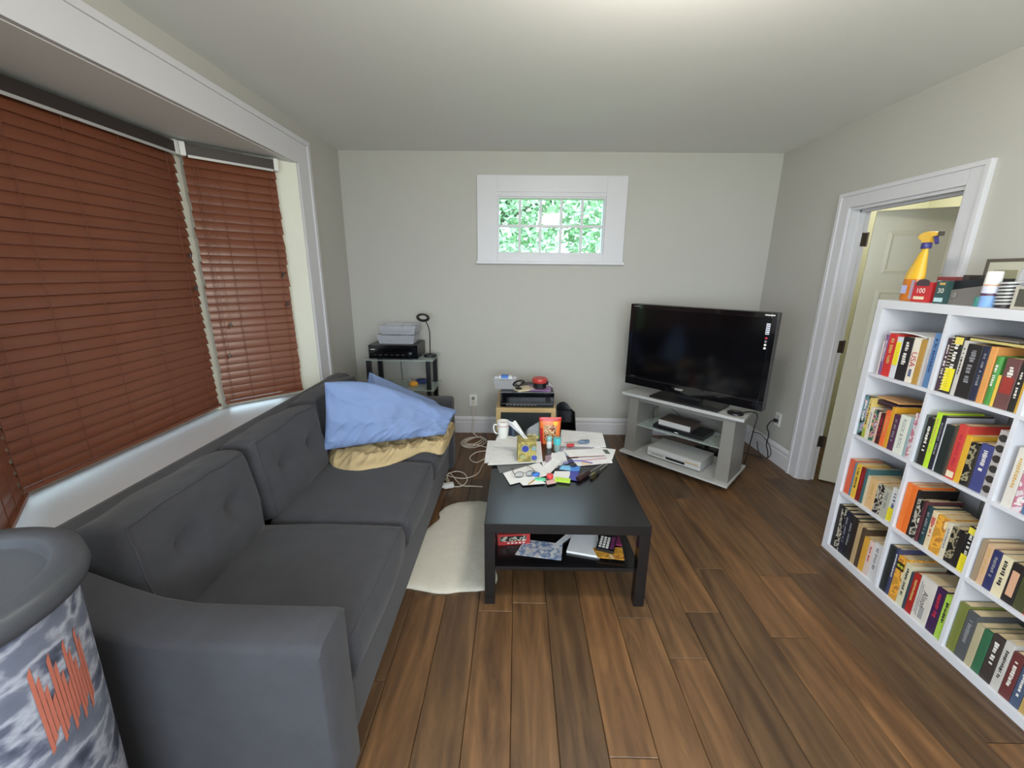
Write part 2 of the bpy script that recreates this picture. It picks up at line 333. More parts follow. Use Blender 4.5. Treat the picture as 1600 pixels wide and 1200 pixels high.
# bay: outline of the inner face
BAY = [(LW, OY1), (-2.07, 2.72), (-2.07, 1.44), (LW, OY0)]
def inset(poly, d):
    return [(LW, OY1+d*.9), (-2.07-d, 2.72+d*.45), (-2.07-d, 1.44-d*.45), (LW, OY0-d*.9)]
BO = inset(BAY, .10)
struct(MB().prism([(LW-.001, OY1), (LW-.12, OY1-.12), *BAY[1:3], (LW-.12, OY0+.12), (LW-.001, OY0)][::-1], HEAD-.003, HEAD+.05), 'ceiling_bay', 'ceiling_paint')
struct(MB().prism(BO[::-1], HEAD+.05, HEAD+.09), 'roof_bay', 'white_trim')
struct(MB().prism([(LW+.05, OY1+.06), (LW, OY1+.06), *BO[1:3], (LW, OY0-.06), (LW+.05, OY0-.06)][::-1], SILL-.035, SILL), 'trim_1', 'white_trim', label='white bay window sill behind the sofa')
def bay_segment(n, p, q, F0=.07, F1=.07):
    """window_n between two bay corners: frame, sash bars and panes"""
    p, q = Vector((*p, 0)), Vector((*q, 0)); L = (q-p).length; e = (q-p)/L; nrm = Vector((e.y, -e.x, 0))
    o = bpy.data.objects.new('window_%d' % n, None); COL.objects.link(o); o['kind'] = 'structure'; o.location = p; o.rotation_euler = (0, 0, math.atan2(e.y, e.x))
    b = MB(); F = .07
    b.box(0, F0, -.08, .02, SILL, HEAD).box(L-F1, L, -.08, .02, SILL, HEAD).box(F0, L-F1, -.08, .02, SILL, SILL+.02).box(F0, L-F1, -.08, .02, HEAD-.10, HEAD)
    b.build('window_frame', 'cream_frame', o)
    MB().box(F0, L-F1, -.05, -.02, 1.48, 1.53).build('meeting_rail', 'cream_frame', o)
    for z0, z1 in ((SILL+.02, 1.48), (1.53, HEAD-.10)): MB().box(F0, L-F1, -.036, -.03, z0, z1).build('pane', 'window_glass', o)
    return o
bay_segment(2, BAY[1], BAY[2]); bay_segment(3, BAY[0], BAY[1], .27, .07); bay_segment(4, BAY[2], BAY[3], .07, .27)
for i, c in enumerate(((-2.055, 2.70), (-2.055, 1.46))):
    struct(MB().cbox(c[0]-.05, c[0]+.045, c[1]-.045, c[1]+.045, SILL, HEAD, .006), 'trim_%d' % (2+i), 'cream_frame', label='white corner post of the bay window')
# casing round the bay opening
CW = .175
b = MB(); b.cbox(LW, LW+.025, OY1, OY1+CW, SILL-.0, HEAD+CW, .004).cbox(LW, LW+.035, OY1+CW-.03, OY1+CW+.003, SILL, HEAD+CW-.028, .003)
struct(b, 'trim_4', 'white_trim', label='white casing at the far side of the bay window')
b = MB(); b.cbox(LW, LW+.025, OY0-CW, OY1, HEAD, HEAD+CW, .004).cbox(LW, LW+.0355, OY0-CW-.003, OY1+CW+.003, HEAD+CW-.03, HEAD+CW+.003, .003)
struct(b, 'trim_5', 'white_trim', label='white head casing over the bay window')
struct(MB().cbox(LW, LW+.025, OY0-CW, OY0, SILL, HEAD, .004), 'trim_6', 'white_trim', label='white casing at the near side of the bay window')
# small window
w = bpy.data.objects.new('window_1', None); COL.objects.link(w); w['kind'] = 'structure'; w.location = ((WX0+WX1)/2, BW, WZ0)
b = MB(); OX0, OX1, OZ0, OZ1 = -.37, .955, 1.685, 2.41
b.cbox(OX0, WX0, BW-.022, BW, OZ0, OZ1, .003).cbox(WX1, OX1, BW-.022, BW, OZ0, OZ1, .003).cbox(WX0, WX1, BW-.022, BW, WZ1+.035, OZ1, .003).cbox(WX0, WX1, BW-.022, BW, OZ0, WZ0, .003)
b.box(WX0, WX1, BW-.014, BW, WZ1, WZ1+.036)
b.build('casing', 'white_trim', w, world=True)
MB().cbox(OX0-.012, OX1+.012, BW-.04, BW, OZ0-.022, OZ0+.004, .004).build('window_ledge', 'white_trim', w, world=True)
b = MB(); F = .014
b.box(WX0, WX0+F, BW, BW+.1, WZ0, WZ1).box(WX1-F, WX1, BW, BW+.1, WZ0, WZ1).box(WX0+F, WX1-F, BW, BW+.1, WZ0, WZ0+F).box(WX0+F, WX1-F, BW, BW+.1, WZ1-F, WZ1)
b.build('window_frame', 'white_trim', w, world=True)
gw = (WX1-WX0-2*F)/5; gh = (WZ1-WZ0-2*F)/2
for i in range(1, 5): MB().cbox(WX0+F+gw*i-.0115, WX0+F+gw*i+.0115, BW+.028, BW+.058, WZ0+F, WZ1-F, .003).build('muntin', 'white_trim', w, world=True)
MB().cbox(WX0+F, WX1-F, BW+.030, BW+.056, WZ0+F+gh-.0115, WZ0+F+gh+.0115, .003).build('muntin', 'white_trim', w, world=True)
for i in range(5):
    for j in range(2): MB().box(WX0+F+gw*i+.0115, WX0+F+gw*(i+1)-.0115, BW+.041, BW+.045, WZ0+F+gh*j+.0115, WZ0+F+gh*(j+1)-.0115).build('pane', 'window_glass', w, world=True)
# baseboards: tall with a stepped moulding on top
def base_prof(): return [(0, 0), (.018, 0), (.018, .112), (.013, .118), (.013, .132), (.017, .136), (.017, .148), (.006, .168), (.0, .172)]
struct(MB().prism([(LW+0, 0)]+[], 0, 0) if False else MB().prism([(BW-a, z) for a, z in base_prof()], LW, RW, 'x'), 'baseboard_back', 'white_trim')
struct(MB().prism([(RW-a, z) for a, z in base_prof()], DY1+.1, BW, 'y'), 'baseboard_right', 'white_trim')
struct(MB().prism([(LW+a, z) for a, z in base_prof()], FW, BW, 'y'), 'baseboard_left', 'white_trim')
# door: casing, jamb, slab with panels, hinges
d = bpy.data.objects.new('door_1', None); COL.objects.link(d); d['kind'] = 'structure'; d.location = (RW, DY1, 0)
K = .098
b = MB(); b.cbox(RW-.02, RW, DY1, DY1+K, 0, DZ+K, .004).cbox(RW-.02, RW, DY0-K, DY0, 0, DZ+K, .004).cbox(RW-.02, RW, DY0, DY1, DZ, DZ+K, .004)
b.cbox(RW-.028, RW, DY1+K-.022, DY1+K+.003, 0, DZ+K-.02, .003).cbox(RW-.028, RW, DY0-K-.003, DY0-K+.022, 0, DZ+K-.02, .003).cbox(RW-.0285, RW, DY0-K-.003, DY1+K+.003, DZ+K-.022, DZ+K+.003, .003)
b.build('casing', 'white_trim', d, world=True)
b = MB(); b.box(RW-.004, RW+.124, DY1-.018, DY1, 0, DZ).box(RW-.004, RW+.124, DY0, DY0+.018, 0, DZ).box(RW-.004, RW+.124, DY0+.018, DY1-.018, DZ-.018, DZ)
b.box(RW+.05, RW+.085, DY1-.03, DY1-.018, 0, DZ-.018).box(RW+.05, RW+.085, DY0+.018, DY0+.03, 0, DZ-.018).box(RW+.05, RW+.085, DY0+.018, DY1-.018, DZ-.03, DZ-.018)
b.build('jamb', 'white_trim', d, world=True)
hx, hy = RW+.128, DY1-.022; ang = math.atan2(-.565, .825)
mm = Matrix.Translation((hx, hy, 0)) @ Matrix.Rotation(ang, 4, 'Z')
sl = MB().cbox(.026, .755, -.0, .035, .012, DZ-.022, .002, mm).build('door_slab', 'door_paint', d, world=True)
for (x0, x1) in ((.11, .335), (.41, .635)):              # six raised panels
    for (z0, z1) in ((.22, .78), (.92, 1.50), (1.60, 1.88)):
        b = MB()
        for side in (-1, 1):
            yb = -.0 if side < 0 else .035
            e = .004*side
            o1 = [(x0, z0), (x1, z0), (x1, z1), (x0, z1)]; i1 = [(x0+.022, z0+.022), (x1-.022, z0+.022), (x1-.022, z1-.022), (x0+.022, z1-.022)]; i2 = [(x0+.034, z0+.034), (x1-.034, z0+.034), (x1-.034, z1-.034), (x0+.034, z1-.034)]
            vs = [mm @ Vector((x, yb+e*.05, z)) for x, z in o1]+[mm @ Vector((x, yb+e*1.0, z)) for x, z in i1]+[mm @ Vector((x, yb+e*.2, z)) for x, z in i2]
            b.add(vs, [(i, (i+1) % 4, 4+(i+1) % 4, 4+i) for i in range(4)]+[(4+i, 4+(i+1) % 4, 8+(i+1) % 4, 8+i) for i in range(4)]+[(8, 9, 10, 11)])
        b.v = [tuple(Vector(v)) for v in b.v]
        q = b.build('panel', 'door_paint', sl); q.location = -d.location
for z in (.33, 1.08, 1.83):
    b = MB(); b.cbox(RW+.088, RW+.130, DY1-.024, DY1-.0175, z-.045, z+.045, .001); b.tube([(hx+.002, hy-.004, z-.047), (hx+.002, hy-.004, z+.047)], .0065, 8)
    b.build('hinge', 'hinge_bronze', d, world=True)
b = MB(); b.lathe([(.03, 0), (.03, .006), (.012, .012), (.012, .03), (.028, .045), (.026, .062), (.0, .066)], m=mm @ Matrix.Translation((.68, 0, .97)) @ Matrix.Rotation(PI/2, 4, 'X'), n=16)
b.build('door_handle', 'hinge_bronze', d, smooth=True, world=True)
# small hall beyond the door
struct(MB().box(3.62, 3.72, 1.3, 4.1, 0, H), 'wall_hall_far', 'hall_paint')
struct(MB().box(RW+.12, 3.62, 4.0, 4.1, 0, H), 'wall_hall_back', 'hall_paint')
struct(MB().box(RW+.12, 3.62, 1.3, 1.4, 0, H), 'wall_hall_front', 'hall_paint')
def ceiling_lamp(loc, r, power, label):
    t = thing('ceiling_lamp', label, 'lamp', loc)
    MB().lathe([(r*1.05, .0), (r*1.08, .02), (r*1.05, .04), (r*.9, .05)], n=32).build('mounting_plate', 'white_plastic', t, smooth=True)
    MB().lathe([(0, -.09), (r*.4, -.085), (r*.75, -.06), (r*.95, -.02), (r, .005)], n=32).build('shade', 'lamp_glass', t, smooth=True)
    MB().lathe([(0, -.045), (.02, -.04), (.028, -.02), (.02, 0), (.012, .01)], n=16).build('bulb', 'lamp_glow', t, smooth=True)
    l = bpy.data.lights.new('bulb_light', 'POINT'); l.energy = power; l.color = (1, .94, .85); l.shadow_soft_size = r*.8
    o = bpy.data.objects.new('bulb_light', l); COL.objects.link(o); o.parent = t; o.location = (0, 0, -.14)
    return t
ceiling_lamp((LAMP[0], LAMP[1], H-.05), .19, 62, 'round white glass ceiling lamp in the middle of the living room ceiling')
ceiling_lamp((3.15, 3.35, H-.05), .14, 13, 'small round white glass lamp added out of view to light the hall')  # added lamp, out of view, brightens the hall and the door gap
# outdoors: lawn and a tree behind the small window
struct(MB().box(-30, 30, -30, 40, -.9, -.7), 'ground', 'lawn')
tr = thing('tree', 'leafy green tree seen through the small window', 'tree', (.2, 8.2, -.7))
MB().tube(spline([(-.5, 0, 0), (-.65, .05, 1.6), (-.95, 0, 2.6), (-.55, 0, 3.5), (-.2, .1, 4.5)]), [.17]*12+[.13]*13, 10).build('trunk', 'bark', tr, smooth=True)
for p in (((-.95, 0, 2.5), (-.3, .1, 3.6), (.8, .2, 4.2)), ((-.6, 0, 3.2), (.5, -.2, 3.6), (1.8, 0, 3.9)), ((-.9, 0, 2.7), (-1.5, 0, 3.5), (-2.2, .1, 4.3))):
    MB().tube(spline(p), .045, 7).build('branch', 'bark', tr, smooth=True)
b = MB(); rr = random.Random(3)
for i in range(14000):
    p = Vector((rr.uniform(-1.6, 2.3), rr.uniform(-.9, 1.1), rr.uniform(2.2, 4.6)))
    if noise.noise(Vector((p.x, 0, p.z))*2.1) < -.30-.15*(p.z-2.8): continue
    a = Vector((rr.uniform(-1, 1), rr.uniform(-1, 1), rr.uniform(-1, .3))).normalized(); c = a.orthogonal().normalized(); L = rr.uniform(.09, .17); W = L*.55
    b.add([p, p+a*L*.5+c*W*.5, p+a*L, p+a*L*.5-c*W*.5], [(0, 1, 2, 3)])
o = b.build('foliage', 'leaf', tr); o['kind'] = 'stuff'
# ------------------------------------------------------------------ wooden venetian blinds
def blind(p, q, label, cords, zb=.70, zt=2.30, tilt=73):
    p, q = Vector((*p, 0)), Vector((*q, 0)); L = (q-p).length; e = (q-p)/L
    t = thing('venetian_blind', label, 'window blind', (p.x, p.y, zb), math.atan2(e.y, e.x), 'wooden blinds of the bay window')
    # local x along the blind, local -y towards the room
    MB().cbox(0, L, -.03, .03, zt-zb-.07, zt-zb-.008, .003).build('headrail', 'dark_rail', t)
    for s in (0, 1): MB().cbox(-.014+s*L, .014+s*L, -.034, .034, zt-zb-.075, zt-zb, .003).build('bracket', 'white_plastic', t)
    MB().box(.02, L-.02, -.034, -.028, zt-zb-.082, zt-zb-.068).build('valance_clip_strip', 'silver_light', t)
    MB().cbox(0, L, -.026, .026, .004, .022, .004).build('bottom_rail', 'blind_wood', t)
    b = MB(); a = math.radians(tilt); n = 6; W = .0605
    top = []; bot = []
    for i in range(n+1):
        s = (i/n-.5)*W; cr = .0028*(1-(2*i/n-1)**2)
        # room edge (s<0) hangs down
        y, z = s*math.cos(a), s*math.sin(a)
        ny, nz = -math.sin(a), math.cos(a)
        top.append((y+ny*(cr+.0014), z+nz*(cr+.0014))); bot.append((y+ny*(cr-.0014), z+nz*(cr-.0014)))
    b.prism(top+bot[::-1], 0, L, 'x')
    me = b.mesh('slat', 'blind_wood', True)
    z = .052
    rz = random.Random(int(L*1000))
    while z < zt-zb-.085:
        o = bpy.data.objects.new('slat', me); COL.objects.link(o); o.parent = t; o.location = (rz.uniform(-.004, .004), 0, z); o.rotation_euler = (math.radians(rz.uniform(-2.5, 2.5)), 0, 0); z += .0500
    for c in cords:
        x = c*L
        MB().tube([(x, -.022, .02), (x, -.022, zt-zb-.07)], .0016, 5).build('ladder_cord', 'blind_cord', t)
    return t
b1 = blind((-1.995, 1.482), (-1.995, 2.625), 'widest reddish brown wooden blind, facing the room above the sofa', (.06, .24, .45, .68, .93))
b2 = blind((-1.975, 2.672), (-1.640, 3.045), 'narrow reddish brown wooden blind between the white casing and the wide blind', (.09, .33, .62, .9))
b3 = blind((-1.640, 1.095), (-1.952, 1.442), 'reddish brown wooden blind nearest the camera, at the left picture edge', (.1, .35, .62, .9))
for t, xs in ((b2, (.096, .061)), ):
    for k, x in enumerate(xs):
        MB().tube([(x, -.034, 1.50), (x, -.036, .55-.2*k)], .0014, 5).build('pull_cord', 'blind_cord', t)
        MB().lathe([(0, -.03), (.006, -.028), (.008, -.01), (.003, 0)], (x, -.036, .55-.2*k), 10).build('tassel', 'brown_metal', t, smooth=True)
for t, pos in ((b2, ((.456, .86), (.461, .66))), (b1, ((1.085, .97), (1.085, .78)))):
    for x, z in pos: MB().lathe([(0, -.018), (.008, -.016), (.009, .0), (.004, .012), (0, .013)], (x, -.04, z), 10).build('tassel', 'dark_rail', t, smooth=True)
    MB().tube([(pos[0][0], -.04, 1.5), (pos[0][0], -.04, pos[0][1])], .0013, 5).build('pull_cord', 'blind_cord', t)
# ------------------------------------------------------------------ sofa
def cushion_map(size, rnd=.35, puff=.18, axis=2, buttons=(), wr=.004, seed=0):
    sx, sy, sz = size
    def f(x, y, z):
        X = x*math.sqrt(max(0, 1-y*y/2-z*z/2+y*y*z*z/3)); Y = y*math.sqrt(max(0, 1-x*x/2-z*z/2+x*x*z*z/3)); Z = z*math.sqrt(max(0, 1-y*y/2-x*x/2+y*y*x*x/3))
        k = rnd; p = [x*(1-k)+X*k, y*(1-k)+Y*k, z*(1-k)+Z*k]
        c = (x, y, z); a, b_ = [i for i in range(3) if i != axis]
        p[axis] *= 1+puff*(1-c[a]**2)*(1-c[b_]**2)-.06*(c[a]**4+c[b_]**4)*.5
        v = Vector((p[0]*sx/2, p[1]*sy/2, p[2]*sz/2))
        for (ua, ub, side, dep, rad) in buttons:
            if c[axis]*side > .3:
                r2 = ((c[a]-ua)*size[a]/2)**2+((c[b_]-ub)*size[b_]/2)**2
                v[axis] -= side*(dep*math.exp(-r2/rad**2)+dep*.35*math.exp(-r2/(rad*2.6)**2))
        if wr:
            n = noise.noise_vector(v*9+Vector((seed, seed*2, 0))); v += n*wr
        return v
    return f
def cushion(name, f, m, parent, mtx, N=(10, 16, 6), piping=None):
    b = MB(); nx, ny, nz = N
    def face(fn, nu, nv): b.grid(lambda u, v: mtx @ f(*fn(u*2-1, v*2-1)), nu, nv)
    face(lambda u, v: (u, v, 1), nx, ny); face(lambda u, v: (u, v, -1), nx, ny)
    face(lambda u, v: (u, 1, v), nx, nz); face(lambda u, v: (u, -1, v), nx, nz)
    face(lambda u, v: (1, u, v), ny, nz); face(lambda u, v: (-1, u, v), ny, nz)
    o = b.build(name, m, parent, 'all', world=True)
    if piping:
        for loop in piping:
            pts = [mtx @ f(*p) for p in loop]; MB().tube(pts, .0042, 6, cap=False).build('piping', 'sofa_piping', o) .location = -parent.location
    return o
def line3(a, b, n=14): return [tuple(a[i]+(b[i]-a[i])*k/n for i in range(3)) for k in range(n+1)]
SB, SF, SY0, SY1 = -1.475, -.50, .87, 3.22           # sofa back, front, near end, far end
so = thing('sofa', 'long charcoal grey fabric sofa under the bay window', 'sofa', ((SB+SF)/2, (SY0+SY1)/2, 0))
MB().cbox(SB+.02, SF-.035, SY0+.02, SY1-.02, .05, .30, .015).build('seat_base', 'sofa_fabric', so, world=True)
# back: a long padded rail
prof = [(SB+.015, .06), (SB+.145, .06), (SB+.145, .76), (SB+.135, .785), (SB+.11, .797), (SB+.05, .799), (SB+.02, .79), (SB+.0, .765)]
MB().prism(prof, SY0+.01, SY1-.01, 'y').build('back_frame', 'sofa_fabric', so, world=True)
def arm(y0, y1):
    pr = [(SF, .05), (SF, .60), (SF-.01, .618), (SF-.03, .622), (-.80, .622), (-.95, .626), (-1.05, .645), (-1.15, .683), (-1.25, .728), (-1.34, .765), (-1.40, .785), (SB+.01, .79), (SB+.01, .05)]
    b = MB(); r = .022; n = len(pr)
    cx = sum(p[0] for p in pr)/n
    rings = [(y0, .0), (y0+r*.3, .6), (y0+r, 1), (y1-r, 1), (y1-r*.3, .6), (y1, 0)]
    vs = []
    for y, k in rings:
        for x, z in pr:
            s = r*(1-k); vs.append((x-(s if x > -1.3 and z < .7 and x == SF else 0), y, z-(s if z > .3 else 0)))
    m = len(rings)
    b.add(vs, [tuple(range(n)), tuple((m-1)*n+i for i in range(n))]+[(j*n+i, j*n+(i+1) % n, (j+1)*n+(i+1) % n, (j+1)*n+i) for j in range(m-1) for i in range(n)])
    o = b.build('arm', 'sofa_fabric', so, True, world=True)
arm(SY0, 1.03); arm(3.06, SY1)
ys = [1.035, 1.70, 2.365, 3.055]
for i in range(3):
    y0, y1 = ys[i], ys[i+1]
    f = cushion_map((.70, y1-y0-.004, .175), .22, .10, 2, wr=.004, seed=i)
    cushion('seat_cushion', f, 'sofa_fabric', so, Matrix.Translation((-.495-.34, (y0+y1)/2, .375)), (12, 12, 5),
            [line3((.985, -.97, .98), (.985, .97, .98)), line3((.985, -.97, -.98), (.985, .97, -.98)), line3((-.6, .985, .98), (.985, .985, .98))])
bys = [1.04, 1.675, 2.325, 3.05]
for i in range(3):
    y0, y1 = bys[i], bys[i+1]
    f = cushion_map((.20, y1-y0-.004, .43), .30, .22, 0, buttons=((-.42, .12, 1, .042, .045), (.42, .12, 1, .042, .045)), wr=.010, seed=5+i)
    mt = Matrix.Translation((-1.232 if i < 2 else -1.268, (y0+y1)/2, .635 if i < 2 else .628)) @ Matrix.Rotation(math.radians(-8), 4, 'Y')
    cu = cushion('back_cushion', f, 'sofa_fabric', so, mt, (6, 18, 16), [line3((1, -.97, .97), (1, .97, .97)), line3((1, -.97, -.9), (1, -.97, .97)), line3((1, .97, -.9), (1, .97, .97)), line3((-1, -.97, .97), (-1, .97, .97))])
    for u in (-.42, .42):
        c = mt @ f(1, u, .12)-so.location
        MB().lathe([(0, -.006), (.012, -.004), (.013, .001), (.008, .005), (0, .006)], n=12, m=Matrix.Translation(c) @ Matrix.Rotation(PI/2, 4, 'Y')).build('button', 'sofa_fabric', cu, smooth=True)
for x in (SB+.1, SF-.12):
    for y in (SY0+.12, SY1-.12): MB().lathe([(.02, 0), (.028, .05)], (x, y, 0), 12).build('leg', 'black_plastic', so, world=True)
# ------------------------------------------------------------------ pillows and blanket on the sofa
def quad_pillow(name, label, corners, thick, seed, m='pillow_blue', pw=.5, bow=0):
    c = [Vector(p) for p in corners]                   # near-left, near-right, far-right, far-left
    nrm = (c[1]-c[0]).cross(c[3]-c[0]).normalized(); mid = sum(c, Vector())/4
    b = MB()
    for side in (1, -1):
        def fn(u, v):
            a, w_ = u*2-1, v*2-1
            base = c[0]*(1-u)*(1-v)+c[1]*u*(1-v)+c[2]*u*v+c[3]*(1-u)*v
            base = base+Vector((0, 0, bow*v*(math.sin(PI*u)+.35*math.sin(2*PI*u))))
            pin = .025*(abs(a)*(1-abs(w_)**2)+abs(w_)*(1-abs(a)**2))  # edges draw in
            base = base+(mid-base)*pin*.9
            h = thick*((1-abs(a)**3.2)*(1-abs(w_)**3.2))**pw
            edge = max(abs(a), abs(w_))
            wr = noise.noise(Vector((u*5+seed, v*4, seed)))*.022+noise.noise(Vector((u*15+seed, v*5+u*4, 3)))*.009
            wr += .016*(1-abs(noise.noise(Vector((u*6+v*3+seed, v*2.2-u, seed+7)))))**5*(.35+.65*u)-.006; wr += .012*(1-abs(noise.noise(Vector((u*13-v*4+seed, v*4, seed+3)))))**6*math.exp(-((v-.1)/.35)**2)
            return base+nrm*(side*h+(wr if side > 0 else wr*.4)*(1 if edge < .97 else .6))
        b.grid(fn, 90, 60)
    xs, ys_, zs = zip(*b.v); cc = Vector(((min(xs)+max(xs))/2, (min(ys_)+max(ys_))/2, min(zs)))
    b.v = [tuple(Vector(v)-cc) for v in b.v]; o = b.build(name, m, None, 'all'); o.location = cc
    return tag(o, label, 'pillow', 'blue pillows on the sofa')
pf = [onz(506, 703, .56), onz(696, 678, .53), ony(714, 640, 2.84), ony(507, 597, 2.36)]
fp = quad_pillow('pillow', 'blue pillow in front, lying crumpled on the tan blanket', pf, .065, 1.3, bow=.055)
pb = [ony(560, 640, 2.92), ony(700, 660, 2.98), ony(700, 634, 3.10), ony(577, 581, 3.0)]
quad_pillow('pillow', 'blue pillow behind, with one corner sticking up by the far sofa end', pb, .05, 4.7)
near = [onz(*p, .46) for p in ((507, 714), (530, 733), (580, 734), (622, 722), (655, 707), (688, 706), (700, 690))]
nears = spline(near, 8)
b = MB()
def bl(u, v):
    k = u*(len(nears)-1); i = min(int(k), len(nears)-2); p = nears[i].lerp(nears[i+1], k-i)
    far = Vector((p.x*1.0, 2.98, .46)); q = p.lerp(far, v)
    rim = min(1, v/.12)*min(1, (1-v)/.1)*min(1, u/.06)*min(1, (1-u)/.06)
    fold = abs(math.sin(26*u+7*v+5*noise.noise(Vector((u*3, v*3, 1)))))*.5+.5*noise.noise(Vector((u*7, v*5, 2)))
    rg = (1-abs(noise.noise(Vector((u*8+v*3, v*5-u*2, 4)))))**4; rg2 = (1-abs(noise.noise(Vector((u*19-v*6, v*7, 9)))))**5
    z = .462+rim**.5*(.022+.010*fold+.032*rg+.014*rg2)
    if q.x > -.53: z -= (q.x+.53)*.35
    return Vector((q.x, q.y+.02*noise.noise(Vector((u*9, v*6, 5))), z))
b.grid(bl, 120, 60)
b.grid(lambda u, v: Vector((lambda q: (q.x, q.y, min(q.z-.004, .464 if q.x < -.53 else q.z-.006)))(bl(u, v))), 35, 18)
b.single('blanket', 'blanket_tan', 'rumpled tan blanket spread on the far seat of the grey sofa', 'blanket', smooth='all')
# ------------------------------------------------------------------ coffee table
TX0, TX1, TY0, TY1, TZ = -.142, .640, 1.705, 2.885, .45
ct = thing('coffee_table', 'low black coffee table with lower shelf and a littered top', 'table', ((TX0+TX1)/2, (TY0+TY1)/2, 0))
MB().cbox(TX0, TX1, TY0, TY1, TZ-.05, TZ, .002).build('tabletop', 'table_black', ct, world=True)
MB().cbox(TX0+.025, TX1-.025, TY0+.025, TY1-.025, .180, .198, .0015).build('shelf', 'table_black', ct, world=True)
for x in (TX0, TX1-.05):
    for y in (TY0, TY1-.05): MB().cbox(x+.0, x+.05, y, y+.05, 0, TZ-.05, .0015).build('leg', 'table_black', ct, world=True)
# ------------------------------------------------------------------ sheepskin rug
pts = [(-.80, 1.83), (-.62, 1.80), (-.54, 1.795), (-.45, 1.775), (-.36, 1.765), (-.26, 1.78), (-.16, 1.79), (-.12, 1.80), (-.09, 1.86), (-.10, 1.98), (-.09, 2.1), (-.10, 2.25), (-.11, 2.42), (-.13, 2.56), (-.18, 2.63), (-.28, 2.645), (-.38, 2.63), (-.47, 2.58), (-.51, 2.49), (-.50, 2.42), (-.54, 2.34), (-.60, 2.24), (-.75, 2.2), (-.82, 2.0)]
ol = spline([(*p, 0) for p in pts]+[(*pts[0], 0)], 5)[:-1]; cen = Vector((-.38, 2.18, 0)); n = len(ol); b = MB(); vs = []
for k, s in enumerate((1.0, 1.0, .985, .95, .85, .65, .4, .15)):
    for p in ol:
        q = cen+(p-cen)*s; z = 0.001 if k == 0 else (.006, .012, .016, .018, .018, .018, .018)[k-1]+(.004*noise.noise(q*14) if k > 1 else 0)
        q = q+noise.noise_vector(q*22)*(.006 if k < 4 else 0); vs.append((q.x, q.y, z))
b.add(vs, [(j*n+i, j*n+(i+1) % n, (j+1)*n+(i+1) % n, (j+1)*n+i) for j in range(7) for i in range(n)]+[tuple(range(n))[::-1], tuple(7*n+i for i in range(n))])
b.single('rug', 'rug_wool', 'off-white shaggy hide rug between the sofa and the coffee table', 'rug', smooth=True)
# ------------------------------------------------------------------ bin at the lower left corner
bx, by, bz = -1.145, .635, .98
bn = thing('storage_bin', 'tall round bin with dark grey rimmed lid and printed sides, by the sofa arm', 'bin', (bx, by, 0))
BR = .240
MB().lathe([(BR*.80, 0), (BR*.81, .01), (BR*.9, .93), (BR*.9, .935)], n=48).build('body', 'bin_print', bn, smooth=True)
ld = MB().lathe([(BR*.96, .925), (BR*1.0, .93), (BR*1.02, .945), (BR*1.0, .972), (BR*.96, .98), (BR*.80, .980), (BR*.775, .976), (BR*.76, .955), (BR*.73, .950), (0, .950)], n=56).build('lid', 'bin_grey', bn, smooth=True)
b = MB()
for k in range(14):                                    # warm blotch of the print, a wrapped decal
    a0 = math.radians(-6+k*2.2); z0 = .62+.02*(k % 3); z1 = .84-.03*((k*5) % 4)
    f2 = lambda a, z: (BR*(.81+.09*z/.93+.004)*math.cos(a), BR*(.81+.09*z/.93+.004)*math.sin(a), z)
    b.add([f2(a0, z0), f2(a0+.034, z0+.01), f2(a0+.034, z1), f2(a0, z1-.015)], [(0, 1, 2, 3)])
b.build('print_patch', cmat((190, 110, 92), .5), bn)
# ------------------------------------------------------------------ glass rack in the corner
rk = thing('glass_rack', 'small glass shelf rack with black posts in the back left corner', 'shelf rack', (-1.05, 3.76, 0))
GX0, GX1, GY0, GY1 = -1.36, -.735, 3.57, 3.955
for z in (.832, .56, .20): MB().cbox(GX0, GX1, GY0, GY1, z-.008, z, .002).build('glass_shelf', 'shelf_glass', rk, world=True)
for x in (-1.315, -.785):
    for y in (3.605, 3.91):
        MB().cbox(x-.02, x+.02, y-.02, y+.02, 0, .824, .003).build('post', 'black_plastic', rk, world=True)
def receiver(name, label, x0, x1, y0, y1, z0, z1, m='black_plastic'):
    t = thing(name, label, 'stereo receiver', ((x0+x1)/2, (y0+y1)/2, z0))
    MB().cbox(x0, x1, y0+.008, y1, z0+.012, z1, .003).build('body', m, t, world=True)
    fr = MB().cbox(x0-.002, x1+.002, y0, y0+.008, z0+.010, z1-.001, .002).build('front_panel', 'black_gloss', t, world=True)
    for x in (x0+.04, x1-.04):
        for y in (y0+.04, y1-.04): MB().lathe([(.018, 0), (.018, .012)], (x, y, z0), 12).build('foot', 'silver', t, world=True)
    return t, fr
def fpart(mb, name, m, fr, t): 
    mb.v = [tuple(Vector(v)-t.location) for v in mb.v]; return mb.build(name, m, fr, True)
t, fr = receiver('receiver', 'black stereo receiver on the glass rack, under the clear plastic tubs', -1.30, -.872, 3.585, 3.90, .832, .963)
fpart(MB().box(-1.285, -1.245, 3.583, 3.586, .922, .928), 'badge', 'ink_white', fr, t)
fpart(MB().box(-1.22, -.92, 3.5835, 3.586, .905, .935), 'display', 'screen', fr, t)
for x in (-1.25, -1.20, -1.15, -1.10, -1.05, -1.0): fpart(MB().cbox(x-.014, x+.014, 3.582, 3.587, .872, .880, .001), 'button', 'dark_rail', fr, t)
for x in (-.94,): fpart(MB().lathe([(.02, 0), (.02, .012), (.016, .015)], n=16, m=Matrix.Translation((x, 3.585, .885)) @ Matrix.Rotation(PI/2, 4, 'X')), 'volume_knob', 'black_plastic', fr, t)
MB().tube(spline([(-1.1, 3.92, .86), (-1.12, 3.95, .80), (-1.13, 3.96, .70), (-1.12, 3.965, .5)]), .003, 6).single('loose_cable', 'cable_black', 'thin black cord hanging behind the glass rack', 'cord', smooth=True)
